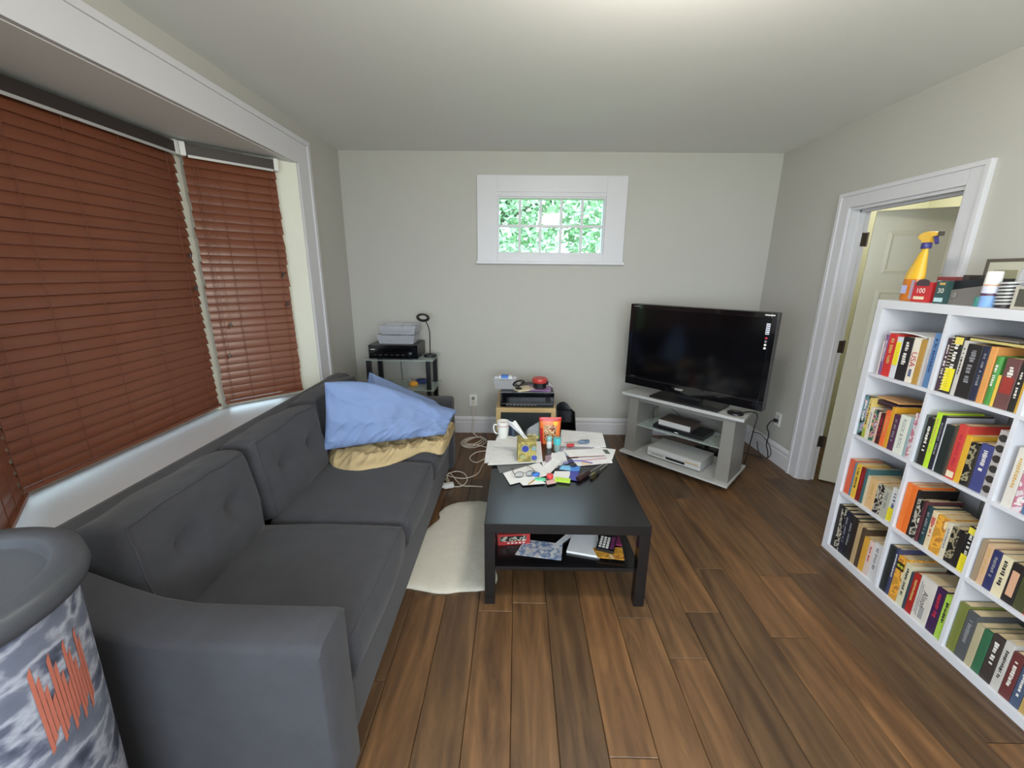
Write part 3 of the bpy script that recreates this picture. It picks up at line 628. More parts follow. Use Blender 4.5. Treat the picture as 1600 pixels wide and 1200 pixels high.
def tub(label, x0, x1, y0, y1, z0, z1, fill, fm, lid=None, group='clear plastic tubs on the receiver'):
    t = thing('plastic_tub', label, 'container', ((x0+x1)/2, (y0+y1)/2, z0), 0, group)
    b = MB(); s = .018; T2 = .002
    o0 = [(x0+s, y0+s), (x1-s, y0+s), (x1-s, y1-s), (x0+s, y1-s)]; o1 = [(x0, y0), (x1, y0), (x1, y1), (x0, y1)]; o2 = [(x0-.008, y0-.008), (x1+.008, y0-.008), (x1+.008, y1+.008), (x0-.008, y1+.008)]
    i1 = [(x0+T2, y0+T2), (x1-T2, y0+T2), (x1-T2, y1-T2), (x0+T2, y1-T2)]; i0 = [(x0+s+T2, y0+s+T2), (x1-s-T2, y0+s+T2), (x1-s-T2, y1-s-T2), (x0+s+T2, y1-s-T2)]
    rings = [(o0, z0), (o1, z1-.004), (o2, z1-.004), (o2, z1), (i1, z1), (i0, z0+T2)]
    vs = [(*p, z) for r, z in rings for p in r]
    b.add(vs, [(0, 3, 2, 1), (20, 21, 22, 23)]+[(j*4+i, j*4+(i+1) % 4, (j+1)*4+(i+1) % 4, (j+1)*4+i) for j in range(5) for i in range(4)])
    b.build('tub', 'tub_plastic', t, world=True)
    b = MB(); e = .022
    b.grid(lambda u, v: Vector((x0+e+(x1-x0-2*e)*u, y0+e+(y1-y0-2*e)*v, z0+.004+(z1-z0)*fill*(.75+.45*noise.noise(Vector((u*5, v*4, x0*9)))))), 12, 8)
    b.box(x0+e, x1-e, y0+e, y1-e, z0+.004, z0+.01)
    c = b.build('contents', fm, t, world=True); c['kind'] = 'stuff'
    return t
tub('clear plastic tub full of papers, lower of two on the rack receiver', -1.235, -.90, 3.62, 3.85, .965, 1.045, .9, 'tub_contents')
tub('clear plastic tub holding crumpled grey bags, upper of the two on the rack', -1.215, -.89, 3.63, 3.85, 1.047, 1.125, .8, 'tub_contents')
# desk lamp with ring head
lb = Vector((-.80, 3.77, .832))
t = thing('desk_lamp', 'black gooseneck desk lamp with round ring head on the glass rack', 'lamp', lb)
MB().lathe([(.058, 0), (.06, .006), (.058, .018), (.02, .022), (.008, .028)], n=28).build('base', 'black_plastic', t, smooth=True)
MB().tube(spline([(0, 0, .02), (.002, 0, .12), (.004, 0, .2), (-.004, -.005, .27), (-.03, -.02, .335)]), .005, 8).build('gooseneck', 'black_plastic', t, smooth=True)
hm = Matrix.Translation((-.045, -.03, .355)) @ Matrix.Rotation(math.radians(28), 4, 'X') @ Matrix.Rotation(math.radians(12), 4, 'Y')
hd = MB().lathe([(.034, -.004), (.054, -.006), (.060, 0), (.058, .008), (.036, .010), (.033, .004), (.034, -.004)], n=28, m=hm).build('lamp_head', 'black_plastic', t, smooth=True)
MB().lathe([(0, -.003), (.034, -.003), (.034, .003), (0, .003)], n=24, m=hm).build('lens', 'silver_light', hd, smooth=True)
# things on the middle shelf of the rack
MB().lathe([(.0, 0), (.035, .002), (.042, .02), (.03, .04), (.012, .048), (0, .05)], (-.955, 3.72, .56), 16).single('orange_pouch', cmat((226, 160, 60), .6), 'small orange bundle on the middle shelf of the glass rack', 'bundle', smooth=True)
MB().lathe([(.0, 0), (.05, .003), (.055, .018), (.04, .034), (.0, .04)], (-.90, 3.84, .56), 16, sx=1.3).single('cloth_bundle', cmat((52, 62, 112), .8), 'small navy blue cloth bundle on the middle shelf of the rack', 'bundle', smooth=True)
MB().cbox(-1.02, -.99, 3.8, 3.84, .56, .60, .004).single('tape_box', cmat((150, 156, 166), .5), 'small pale grey box on the middle shelf of the rack', 'box')
# ------------------------------------------------------------------ birch cabinet and its receiver
cb = thing('birch_cabinet', 'small birch veneer cabinet with dark front against the back wall', 'cabinet', (.085, 3.66, 0))
CX0, CX1, CY0, CY1, CZ = -.172, .342, 3.40, 3.94, .462
MB().cbox(CX0, CX1, CY0, CY1, CZ-.04, CZ, .002).build('top_panel', 'birch', cb, world=True)
for x in (CX0, CX1-.04): MB().cbox(x, x+.04, CY0, CY1, 0, CZ-.04, .002).build('side_panel', 'birch', cb, world=True)
MB().cbox(CX0+.04, CX1-.04, CY0+.02, CY1, .0, .05, .002).build('bottom_panel', 'birch', cb, world=True)
MB().box(CX0+.04, CX1-.04, CY1-.02, CY1, .05, CZ-.04).build('back_panel', 'birch', cb, world=True)
MB().cbox(CX0+.043, CX1-.043, CY0+.012, CY0+.028, .052, CZ-.043, .002).build('door', 'dark_panel', cb, world=True)
RX0, RX1, RZ0, RZ1 = -.135, .322, CZ, .602
t, fr = receiver('receiver', 'black stereo receiver on the birch cabinet, topped with small things', RX0, RX1, 3.405, 3.76, RZ0, RZ1)
fpart(MB().box(RX0+.03, RX1-.03, 3.403, 3.406, .555, .585), 'display', 'screen', fr, t)
fpart(MB().box(RX0+.01, RX1-.01, 3.402, 3.406, .497, .500), 'trim_line', 'silver', fr, t)
for k in range(9): fpart(MB().cbox(RX0+.05+k*.03, RX0+.07+k*.03, 3.402, 3.407, .485, .491, .001), 'button', 'silver', fr, t)
for x in (RX1-.05,): fpart(MB().lathe([(.022, 0), (.022, .012), (.018, .016)], n=18, m=Matrix.Translation((x, 3.405, .535)) @ Matrix.Rotation(PI/2, 4, 'X')), 'volume_knob', 'black_plastic', fr, t)
tub('clear plastic tub with small packets, on the left of the cabinet receiver', -.20, .0, 3.48, 3.62, RZ1, .685, .7, 'paper_cream', group=None)
t = thing('card_box', 'small blue and white box lying on the clear tub over the birch cabinet', 'box', (-.09, 3.55, .690))
MB().cbox(-.06, .05, -.035, .035, 0, .022, .002).build('box_body', 'paper', t); MB().cbox(-.045, .02, -.0365, .0365, .004, .0235, .001).build('blue_label', cmat((74, 130, 214), .5), t)
def sheetbox(name, label, cat, x, y, z, w, d, h, m, rz=0, c=.001):
    o = MB().cbox(-w/2, w/2, -d/2, d/2, 0, h, c).build(name, m); o.location = (x, y, z); o.rotation_euler = (0, 0, rz); return tag(o, label, cat)
sheetbox('disc_case', 'cream booklet lying slanted on the cabinet receiver', 'booklet', .06, 3.50, RZ1, .16, .13, .012, 'paper_cream', .5)
sheetbox('magazine', 'purple and pink magazine on the cabinet receiver, under the red tin', 'magazine', .20, 3.53, RZ1, .21, .17, .008, cmat((150, 110, 160), .4), -.12)
sheetbox('leaflet', 'white printed leaflet on the right end of the cabinet receiver', 'leaflet', .275, 3.66, RZ1, .085, .15, .006, 'letter_print', .05)
t = thing('webcam', 'small black webcam on the cabinet receiver beside the clear tub', 'webcam', (.02, 3.47, RZ1+.013))
MB().lathe([(.03, 0), (.03, .006), (.008, .012), (.007, .03)], n=16).build('stand', 'black_plastic', t, smooth=True)
MB().tube([Vector((.035*math.cos(a)*1.3, .0, .05+.02*math.sin(a)+.012*math.cos(a))) for a in [2*PI*k/20 for k in range(21)]], .008, 8, cap=False).build('camera_ring', 'black_gloss', t, smooth=True)
MB().lathe([(0, -.004), (.018, -.004), (.018, .004), (0, .004)], n=16, m=Matrix.Translation((0, .0, .05)) @ Matrix.Rotation(PI/2, 4, 'X')).build('lens', 'silver', t, smooth=True)
t = thing('tin', 'small black tin with a red lid on the magazine over the cabinet', 'tin', (.205, 3.53, RZ1+.009))
MB().lathe([(.058, 0), (.06, .004), (.06, .052), (.058, .055)], n=8, m=Matrix.Rotation(PI/8, 4, 'Z')).build('body', 'black_plastic', t)
MB().lathe([(.063, .05), (.066, .054), (.066, .078), (.060, .088), (0, .09)], n=28).build('lid', cmat((196, 64, 58), .4), t, smooth=True)
MB().cbox(.055, .075, -.02, .02, .03, .07, .003).build('clasp', 'black_gloss', t)
# glossy black stand-up file beside the cabinet
t = thing('magazine_file', 'glossy black arched magazine file standing right of the birch cabinet', 'magazine file', (.44, 3.52, 0))
pr = [(-.085, 0), (.085, 0), (.085, .37), (.075, .40), (.045, .43), (.02, .465), (-.005, .482), (-.03, .487), (-.055, .478), (-.078, .455), (-.085, .42)]
MB().prism(pr, .0, .008, 'y').build('back_panel', 'black_gloss', t)
for x in (-.085, .078): MB().prism([(0, 0), (-.10, 0), (-.10, .28), (0, .40 if x > 0 else .42)], x, x+.007, 'x').build('side_panel', 'black_gloss', t)
MB().cbox(-.085, .085, -.10, 0, 0, .008, .001).build('base_panel', 'black_gloss', t); MB().cbox(-.078, .078, -.10, -.093, .008, .26, .001).build('front_panel', 'black_gloss', t)
# ------------------------------------------------------------------ TV stand, in the right corner at 45 degrees
SA = math.atan2(-.709, .704); SO = Vector((1.2675, 3.14, 0))           # middle of the front edge
SM = Matrix.Translation(SO) @ Matrix.Rotation(SA, 4, 'Z')
ts = thing('tv_stand', 'silver grey corner tv stand with glass shelf on castors', 'tv stand', SO, SA)
MB().prism([(-.49, .0), (.49, 0), (.44, .45), (-.44, .45)], .575, .597).build('top_board', 'silver_light', ts)
MB().prism([(-.455, -.03), (.455, -.03), (.43, .46), (-.43, .46)], .055, .072).build('bottom_board', 'silver_light', ts)
for s in (-1, 1):
    b = MB(); x0, x1 = (s*.345, s*.43); b.add([Vector((x, y, z)) for z, k in ((.072, 0), (.575, .012)) for x, y in ((x0, .02+k), (x1+s*.01-s*k, .02+k), (x1-s*k, .34), (x0, .34))], [(0, 1, 2, 3), (4, 5, 6, 7), (0, 1, 5, 4), (1, 2, 6, 5), (2, 3, 7, 6), (3, 0, 4, 7)])
    b.build('side_column', 'silver', ts)
MB().box(-.345, .345, .42, .435, .30, .56).build('back_panel', 'silver', ts)
MB().cbox(-.345, .345, .04, .052, .535, .575, .002).build('apron', 'silver', ts)
MB().prism([(-.344, .035), (.344, .035), (.344, .39), (-.344, .39)], .318, .326).build('glass_shelf', 'shelf_glass', ts)
for x in (-.38, .38):
    for y in (.05, .38):
        MB().lathe([(.0, -.012), (.024, -.012), (.026, 0), (.024, .012), (0, .012)], n=16, m=Matrix.Translation((x, y, .027)) @ Matrix.Rotation(PI/2, 4, 'Y')).build('castor', 'black_plastic', ts, smooth=True)
        MB().box(x-.016, x+.016, y-.012, y+.012, .035, .056).build('castor_fork', 'black_plastic', ts)
def on_stand(name, label, cat, x, y, z, rz=0): return thing(name, label, cat, SM @ Vector((x, y, z)), SA+rz)
tv = on_stand('television', 'large black flat screen television, switched off, on the silver stand', 'television', .028, .13, .597)
MB().cbox(-.275, .275, -.115, .13, 0, .016, .004).build('stand_base', 'black_plastic', tv)
MB().cbox(-.10, .10, .0, .035, .016, .10, .004).build('neck', 'black_plastic', tv)
cabm = MB().cbox(-.543, .543, -.046, .03, .063, .748, .006).build('cabinet', 'black_plastic', tv)
MB().cbox(-.40, .40, .03, .07, .13, .66, .012).build('back_housing', 'black_plastic', tv)
sc = MB().box(-.543, .543, -.0475, -.046, .063, .748)
b = MB()
def frame(b, x0, x1, z0, z1, l, r_, bt, tp, y0, y1): b.cbox(x0, x0+l, y0, y1, z0, z1, .002).cbox(x1-r_, x1, y0, y1, z0, z1, .002).cbox(x0+l, x1-r_, y0, y1, z0, z0+bt, .002).cbox(x0+l, x1-r_, y0, y1, z1-tp, z1, .002)
frame(b, -.543, .543, .063, .748, .036, .036, .078, .036, -.056, -.044); bz_ = b.build('bezel', 'black_gloss', tv)
MB().box(-.508, .508, -.050, -.0465, .139, .713).build('screen', 'screen', tv)
MB().cbox(-.54, .54, -.0575, -.050, .126, .1285, .0005).build('trim_strip', 'dark_rail', tv)
text('maker_badge', 'SHARP', .022, 'ink_white', tv, basis((1, 0, 0), (0, 0, 1), (-.06, -.0575, .098)))
MB().box(-.515, -.465, -.0573, -.056, .728, .7325).build('series_badge', 'ink_grey', tv)
MB().box(.465, .525, -.0575, -.056, .727, .734).build('top_badge', 'ink_white', tv)
b = MB(); b.box(.482, .505, -.0515, -.0503, .60, .675); stk = b.build('feature_sticker', 'paper', tv)
b = MB()
for k in range(5): b.box(.484, .503, -.0522, -.0514, .606+k*.014, .612+k*.014)
b.build('sticker_print', 'ink_navy', stk)
for k in range(4): MB().lathe([(.008, 0), (.008, .0008)], n=12, m=Matrix.Translation((.492, -.0503, .575-k*.023)) @ Matrix.Rotation(PI/2, 4, 'X')).build('feature_icon', ('ink_red', 'ink_grey', 'ink_white', 'ink_white')[k], tv)
t = on_stand('streaming_puck', 'flat round black plastic disc on the right end of the stand top', 'disc', .40, .09, .597)
MB().lathe([(.052, 0), (.056, .004), (.054, .014), (.045, .019), (0, .02)], n=28).build('shell', 'black_plastic', t, smooth=True); MB().lathe([(.018, .0195), (.018, .0215), (0, .022)], n=16).build('top_button', 'black_gloss', t, smooth=True)
t = on_stand('disc_player', 'flat black disc player on the glass shelf of the stand', 'disc player', .0, .17, .326)
fb = MB().cbox(-.21, .21, -.11, .12, .004, .038, .003).build('body', 'black_plastic', t); MB().box(-.16, .0, -.1115, -.1095, .018, .028).build('disc_tray', 'black_gloss', t); MB().box(-.02, .01, -.1115, -.109, .010, .016).build('badge', 'ink_white', t)
for x in (-.18, .18): MB().lathe([(.014, 0), (.014, .006)], (x, 0, 0), 10).build('foot', 'black_plastic', t)
t = on_stand('set_top_box', 'small box with brown top and silver front, on the black disc player', 'set-top box', -.04, .17, .364)
MB().cbox(-.135, .135, -.085, .11, 0, .045, .002).build('body', 'brown_metal', t); MB().cbox(-.134, .134, -.091, -.084, .001, .044, .002).build('front_panel', 'silver_light', t)
t = on_stand('disc_recorder', 'silver disc recorder on the bottom board of the stand', 'disc recorder', .0, .17, .072)
MB().cbox(-.225, .225, -.12, .14, .008, .088, .006).build('body', 'silver_light', t)
fp_ = MB().cbox(-.226, .226, -.132, -.118, .012, .086, .008).build('front_panel', 'silver_light', t)
MB().box(-.06, .10, -.1335, -.131, .026, .044).build('display', 'black_gloss', fp_); MB().box(-.19, -.08, -.1335, -.131, .03, .04).build('disc_tray', 'silver', fp_)
MB().box(.10, .205, -.1335, -.131, .055, .062).build('label_strip', 'ink_gold', fp_)
MB().box(-.22, .22, -.1332, -.131, .048, .050).build('groove', 'dark_rail', fp_)
for x in (-.19, .19):
    for y in (-.09, .11): MB().lathe([(.016, 0), (.016, .01)], (x, y, 0), 10).build('foot', 'black_plastic', t)
sheetbox('cable_box', 'small black box behind the silver recorder on the stand', 'box', *(SM @ Vector((.29, .34, .072))), .06, .05, .09, 'black_plastic', SA)
# cables near the stand
W = lambda x, y, z: SM @ Vector((x, y, z))
MB().tube(spline([W(.42, .14, .60), W(.47, .20, .606), W(.505, .24, .58), W(.50, .24, .48), W(.48, .30, .40), W(.45, .38, .25), W(.40, .52, .05), W(.36, .60, .012), W(.30, .66, .012)]), .0045, 6).single('loose_cable', 'cable_black', 'black cable drooping from the disc over the right side of the stand', 'cord', smooth=True)
MB().tube(spline([(2.25, 3.44, .37), (2.215, 3.44, .355), (2.20, 3.45, .30), (2.22, 3.44, .24), (2.19, 3.40, .16), (2.215, 3.40, .08), (2.215, 3.41, .02), (2.15, 3.50, .012), (2.02, 3.58, .012), (1.88, 3.60, .012)]), .005, 6).single('loose_cable', 'cable_black', 'black power cord running down from the right wall outlet to the floor', 'cord', smooth=True)
MB().tube(spline([W(.44, .43, .38), W(.50, .47, .36), W(.56, .50, .28), W(.58, .50, .20), W(.54, .49, .16), W(.50, .47, .22), W(.48, .46, .30)]), .0035, 6).single('cable_loop', 'cable_black', 'loose black cable loop hanging behind the silver stand', 'cord', smooth=True)
MB().tube(spline([W(-.30, .24, .335), W(-.32, .28, .42), (W(-.26, .32, .455)), W(-.16, .33, .43), W(-.09, .31, .40)]), .003, 6).single('cable_loop', 'cable_black', 'thin black cable arching on the glass shelf of the stand', 'cord', smooth=True)
t = thing('power_bar', 'black power bar on the floor behind the silver stand', 'power strip', (1.80, 3.52, 0), 2.2)
MB().cbox(-.16, .16, -.03, .03, 0, .04, .004).build('body', 'black_plastic', t)
for k in range(5): MB().cbox(-.13+k*.06, -.10+k*.06, -.016, .016, .04, .068 if k % 2 else .045, .002).build('plug', 'black_plastic', t)
def outlet(label, loc, nrm, plugs):
    t = thing('wall_outlet', label, 'outlet', loc); x, y, z = loc; n = Vector(nrm); s = Vector((abs(n.y), abs(n.x), 0))
    def bx(a0, a1, d0, d1, z0, z1, c=.002):
        p = Vector(loc)+s*a0+n*d0; q = Vector(loc)+s*a1+n*d1
        return MB().cbox(min(p.x, q.x), max(p.x, q.x), min(p.y, q.y), max(p.y, q.y), z+z0, z+z1, c)
    pl = bx(-.036, .036, 0, .006, -.058, .058).build('cover_plate', 'white_plastic', t, world=True)
    for k in (-.024, .024): 
        so_ = bx(-.015, .015, .006, .0075, k-.014, k+.014, .0005); so_.v = [tuple(Vector(v)-t.location) for v in so_.v]; so_.build('socket', 'silver_light', pl)
    for k, m in plugs: bx(-.014, .014, .007, .036, k-.014, k+.014, .004).build('plug', m, t, world=True)
outlet('white wall outlet with pale plug, low on the back wall', (-.43, BW, .345), (0, -1, 0), ((-.024, 'cable_white'), (.024, 'silver')))
outlet('wall outlet with black plug, low on the right wall beside the door', (RW, 3.44, .378), (-1, 0, 0), ((-.01, 'black_plastic'),))
# white cords on the floor by the back wall
z = .008
MB().tube(spline([(-.43, 3.955, .318), (-.43, 3.94, .26), (-.425, 3.93, .14), (-.42, 3.88, .03)]+[Vector((-.40+.13*math.cos(a)*(1-.02*a), 3.70+.14*math.sin(a*1.04)*(1-.015*a), z+.0011*a)) for a in [k*.45 for k in range(1, 52)]]+[(-.28, 3.60, z), (-.22, 3.50, z), (-.20, 3.34, z)], 4), .0045, 6).single('extension_cord', 'cable_white', 'coiled beige extension cord on the floor under the back wall outlet', 'cord', smooth=True)
P = lambda a, b_: onz(a, b_, .008)
MB().tube(spline([P(778, 706), P(762, 704), P(745, 706), P(735, 713), P(736, 719), P(745, 722), P(754, 718), P(757, 716)], 6), .0048, 6).single('usb_cable', 'cable_white', 'beige cord loop beside the left side of the coffee table', 'cord', smooth=True)
MB().tube(spline([P(757, 722), P(752, 730), P(748, 738), P(738, 744), P(722, 747), P(704, 744), P(692, 739), P(690, 744), P(702, 752), P(698, 742)]+[onz(714+16*math.cos(a), 748+12*math.sin(a), .012) for a in [k*.5-2 for k in range(13)]]+[P(720, 757), P(738, 759), P(754, 760)], 5), .0042, 6).single('usb_cable', 'cable_white', 'tangled white charger cord on the floor between sofa and table', 'cord', smooth=True)
t = thing('charger', 'white square charger block on the floor by the sofa front', 'charger', P(701, 761), .35)
MB().cbox(-.038, .038, -.02, .02, 0, .034, .006).build('body', 'white_plastic', t); MB().cbox(-.055, -.036, -.012, .012, .008, .026, .003).build('plug', 'white_plastic', t)
# ------------------------------------------------------------------ clutter on the coffee table
_lv = [0]
def sheet(name, label, cat, px, m, lift=None, th=.0012, curl=.0, group=None, z=TZ):
    """flat paper from four picture corners lying on the table; lift is its place in the pile"""
    z0 = z+(.0004+.0016*lift); c = [onz(x, y, z0) for x, y in px]; mid = sum(c, Vector())/4; ax = (c[1]-c[0]); a = math.atan2(ax.y, ax.x)
    R_ = Matrix.Rotation(-a, 4, 'Z'); q = [R_ @ (p-mid) for p in c]; b = MB()
    for k in (1, 0):
        def fn(u, v):
            p = q[0]*(1-u)*(1-v)+q[1]*u*(1-v)+q[2]*u*v+q[3]*(1-u)*v
            return Vector((p.x, p.y, th*k+curl*(max(0, abs(u-.5)*2-.3)**2+.3*max(0, v-.6))+.0012*abs(noise.noise(Vector((p.x*9, p.y*9, lift))))*(1 if curl else 0)))
        b.grid(fn, 8, 6)
    n = 9*7
    rim = [i for i in range(9)]+[9*j+8 for j in range(1, 7)]+[54+i for i in range(7, -1, -1)]+[9*j for j in range(5, 0, -1)]
    b.f += [(rim[i], rim[(i+1) % len(rim)], rim[(i+1) % len(rim)]+n, rim[i]+n) for i in range(len(rim))]
    o = b.build(name, m); o.location = mid; o.rotation_euler = (0, 0, a); o.location.z = z0
    return tag(o, label, cat, group)
G = 'loose papers on the coffee table'
sheet('newspaper', 'folded white newspaper at the left edge of the coffee table', 'newspaper', ((757, 723), (776, 724), (800, 690), (762, 690)), 'newsprint', 0, .010, 0, G)
sheet('newspaper', 'open newspaper sheet left of the tissue box', 'newspaper', ((762, 727), (848, 722), (845, 690), (781, 686)), 'newsprint', 7, .0015, .004, G)
sheet('folder', 'dark grey folder sticking out under the newspaper on the table', 'folder', ((781, 739), (838, 732), (826, 720), (776, 727)), 'grey_paper', 0, .003, 0, G)
sheet('envelope', 'white envelope under the eyeglasses on the coffee table', 'envelope', ((797, 757), (858, 742), (843, 722), (786, 739)), 'paper', 3, .0015, 0, G)
sheet('card', 'white card at the table front, under the green tag', 'card', ((817, 758), (853, 755), (840, 745), (812, 753)), 'paper', 5, .001, 0, G)
sheet('letter', 'white printed letter at the far right corner of the table', 'letter', ((875, 696), (947, 699), (941, 677), (877, 672)), 'letter_print', 0, .004, .003, G)
sheet('letter', 'white sheet peeking out rightmost on the coffee table', 'letter', ((900, 717), (957, 717), (962, 702), (930, 698)), 'paper', 0, .0015, 0, G)
e = sheet('window_envelope', 'long white envelope with dark printed end on the table', 'envelope', ((890, 714), (952, 711), (946, 700), (880, 703)), 'paper', 4, .0015, 0, G)
MB().box(.115, .145, -.035, .03, .0021, .0026).build('stamp_print', cmat((86, 96, 80), .7), e)
MB().box(-.15, .10, -.062, -.056, .0021, .0026).build('red_stripe', cmat((176, 110, 116), .7), e)
e = sheet('window_envelope', 'white envelope with pink stripe, nearest of the right pile', 'envelope', ((903, 728), (957, 723), (955, 714), (892, 716)), 'paper', 2, .0015, 0, G)
MB().box(-.10, .10, .012, .03, .0021, .0026).build('pink_stripe', cmat((206, 170, 180), .7), e)
sheet('receipt', 'crumpled white receipt in the middle of the coffee table', 'receipt', ((857, 731), (888, 724), (881, 706), (862, 708)), 'letter_print', 2, .001, .006, G)
sheet('receipt', 'small white receipt right of the tissue box', 'receipt', ((850, 735), (872, 730), (866, 716), (846, 722)), 'paper', 1, .001, .004, G)
sheet('card', 'white card between the lime box and the blue cards', 'card', ((864, 744), (889, 747), (892, 736), (867, 736)), 'paper', 3, .001, 0, G)
sheet('card', 'navy blue card beside the dark red screwdriver handle', 'card', ((890, 749), (901, 751), (905, 737), (891, 735)), cmat((56, 60, 150), .4), 4, .0012, 0, G)
sheet('card', 'light blue plastic card in the middle front of the table pile', 'card', ((874, 733), (891, 735), (893, 727), (878, 727)), cmat((120, 186, 226), .35), 6, .001, 0, G)
sheet('card', 'bright blue plastic card touching the light blue card', 'card', ((890, 735), (905, 736), (907, 729), (893, 727)), cmat((66, 132, 208), .35), 5, .001, 0, G)
sheet('card', 'mauve sticker card just right of the tissue box', 'card', ((852, 722), (862, 721), (861, 710), (852, 712)), cmat((150, 128, 140), .5), 4, .001, 0, G)
sheet('card', 'yellow cream slip below the purple pen', 'card', ((910, 726), (924, 725), (922, 721), (908, 722)), cmat((226, 200, 160), .5), 5, .001, 0, G)
sheet('notebook', 'thin dark notebook under the papers at the table centre', 'notebook', ((850, 742), (905, 733), (890, 716), (850, 726)), cmat((44, 44, 50), .6), 0, .0014, 0, G)
sheet('card', 'pink and white label card below the red cap', 'card', ((855, 757), (870, 754), (866, 748), (853, 751)), cmat((206, 170, 166), .5), 6, .001, 0, G)
sheet('newspaper', 'cream coupon sheet between the mug and the open newspaper', 'newspaper', ((771, 697), (806, 699), (812, 682), (778, 680)), 'newsprint', 10, .0015, .004, G)
sheet('leaflet', 'glossy leaflet with grey picture near the far letter', 'leaflet', ((868, 716), (888, 712), (884, 700), (868, 703)), 'flyer', 1, .0012, 0, G)
sheet('receipt', 'long narrow till receipt curling over the table centre', 'receipt', ((846, 733), (859, 741), (880, 719), (866, 714)), 'letter_print', 5, .001, .008, G)
sheet('envelope', 'small envelope half under the lime green box', 'envelope', ((858, 750), (884, 748), (882, 738), (860, 741)), 'paper', 2, .001, 0, G)
sheet('magazine', 'folded magazine under the far letter on the table', 'magazine', ((870, 702), (936, 708), (938, 690), (874, 688)), cmat((150, 150, 156), .6), 0, .0008, 0, G)
# tissue box and tissue
q0, q1, q2 = onz(809, 721, TZ+.016), onz(838, 721, TZ+.016), onz(853, 716, TZ+.016)
z0 = TZ+.016
t = thing('tissue_box', 'olive tissue box with blue circles and a white tissue', 'tissue box', (q0.x, q0.y, z0), math.atan2(q1.y-q0.y, q1.x-q0.x)+.02)
tw = (q1-q0).length; th_ = .128
MB().cbox(0, tw, 0, .115, 0, th_, .002).build('box_body', 'tissue_print', t)
MB().box(tw, tw+.001, .004, .111, .004, th_-.004).build('side_print', 'paper', t)
for (x, z_, r, c) in ((.045, .085, .021, (46, 54, 140)), (.098, .086, .013, (120, 150, 150)), (.10, .025, .017, (60, 72, 150)), (.03, .03, .012, (150, 160, 110))):
    MB().lathe([(r, 0), (r, .0008)], n=20, m=Matrix.Translation((x, 0, z_)) @ Matrix.Rotation(PI/2, 4, 'X')).build('printed_circle', cmat(c, .5), t)
    MB().lathe([(r*1.25, 0), (r*1.25, .0004)], n=20, m=Matrix.Translation((x, 0, z_)) @ Matrix.Rotation(PI/2, 4, 'X')).build('printed_ring', cmat((150, 156, 130), .5), t)
b = MB()
def tis(u, v):
    a = u*2-1; w_ = .25+.9*v
    return Vector((tw*.52-.085*v+.036*a*w_, .058+.016*math.sin(7*u+3*v)*(.3+v)+.01*noise.noise(Vector((u*5, v*4, 2))), th_-.006+.125*v*(1-.38*abs(a)**1.6-.22*a)+.010*math.sin(11*u)*v))
b.grid(tis, 26, 14); o = b.build('tissue', 'paper', t, 'all'); o.modifiers.new('thick', 'SOLIDIFY').thickness = .001
# mug
mp_ = onz(786, 683, TZ+.012)
t = thing('mug', 'tall white mug with handle at the far left of the table', 'mug', mp_)
MB().lathe([(.030, 0), (.034, .004), (.040, .06), (.043, .122), (.041, .123), (.038, .06), (.031, .008), (0, .008)], n=28).build('cup', 'white_plastic', t, smooth=True)
MB().tube(spline([(-.038, 0, .095), (-.062, 0, .092), (-.066, 0, .06), (-.055, 0, .035), (-.036, 0, .03)]), .006, 8).build('handle', 'white_plastic', t, smooth=True)
MB().lathe([(.0435, .09), (.0437, .10)], n=28).build('printed_band', cmat((206, 180, 176), .4), t, smooth=True)
# dark bag behind, clear bag with snacks
p = onz(799, 684, TZ)
MB().grid(lambda u, v: Vector((p.x-.03+.06*u, p.y+.02*math.sin(6*u+v), TZ+.001+.13*v*(1-.2*abs(u-.4)))), 8, 8).grid(lambda u, v: Vector((p.x-.03+.06*u, p.y+.035+.01*math.sin(5*u), TZ+.001+.13*v*(1-.2*abs(u-.4)))), 8, 8).single('plastic_bag', cmat((66, 78, 96), .25), 'dark slate plastic bag standing between the mug and the tissue', 'bag', smooth='all')
p = onz(834, 690, TZ)
t = thing('snack_bag', 'clear plastic bag with pale yellow snacks, left of the orange bag', 'bag', (p.x, p.y+.03, TZ))
b = MB(); b.grid(lambda u, v: Vector((-.05+.10*u*(1-.0*v), -.012*math.sin(PI*u)*(1-v), .001+.15*v*(.55+.45*u))), 8, 8).grid(lambda u, v: Vector((-.05+.10*u, .03*math.sin(PI*u)*(1-v), .001+.15*v*(.55+.45*u))), 8, 8); b.build('bag_film', 'bag_film', t, 'all')
rr = random.Random(5)
for k in range(9): MB().lathe([(0, 0), (.012, .004), (.014, .012), (.006, .02), (0, .022)], (rr.uniform(-.03, .035), rr.uniform(-.004, .012), .002+.012*(k//3)), 8).build('snack', cmat((226, 212, 150), .7), t, smooth=True)
MB().cbox(.03, .046, -.012, -.004, .03, .045, .002).build('green_seal', cmat((110, 180, 90), .5), t)
# orange snack pouch
p = onz(859, 693, TZ)
t = thing('snack_pouch', 'orange and red stand-up nut pouch at the far side of the table', 'pouch', (p.x, p.y+.01, TZ), .03)
def pouch(u, v, s):
    w = .066+.010*v; th = .024*(1-v)**.7*math.sin(PI*min(1, max(0, u)))**.6
    return Vector(((u*2-1)*w, s*th+.012*v, .001+.185*v))
b = MB().grid(lambda u, v: pouch(u, v, -1), 12, 12).grid(lambda u, v: pouch(u, v, 1), 12, 12); b.build('film', cmat((226, 116, 50), .3), t, 'all')
b = MB().grid(lambda u, v: pouch(.0+1*u, .86+.14*v, -1)+Vector((0, -.0012, 0)), 8, 2); b.build('top_band', cmat((190, 40, 34), .3), t)
b = MB().grid(lambda u, v: pouch(.2+.6*u, .14+.58*v, -1)+Vector((0, -.0012, 0)), 8, 8); b.build('nut_picture', 'candy_print', t, 'all')
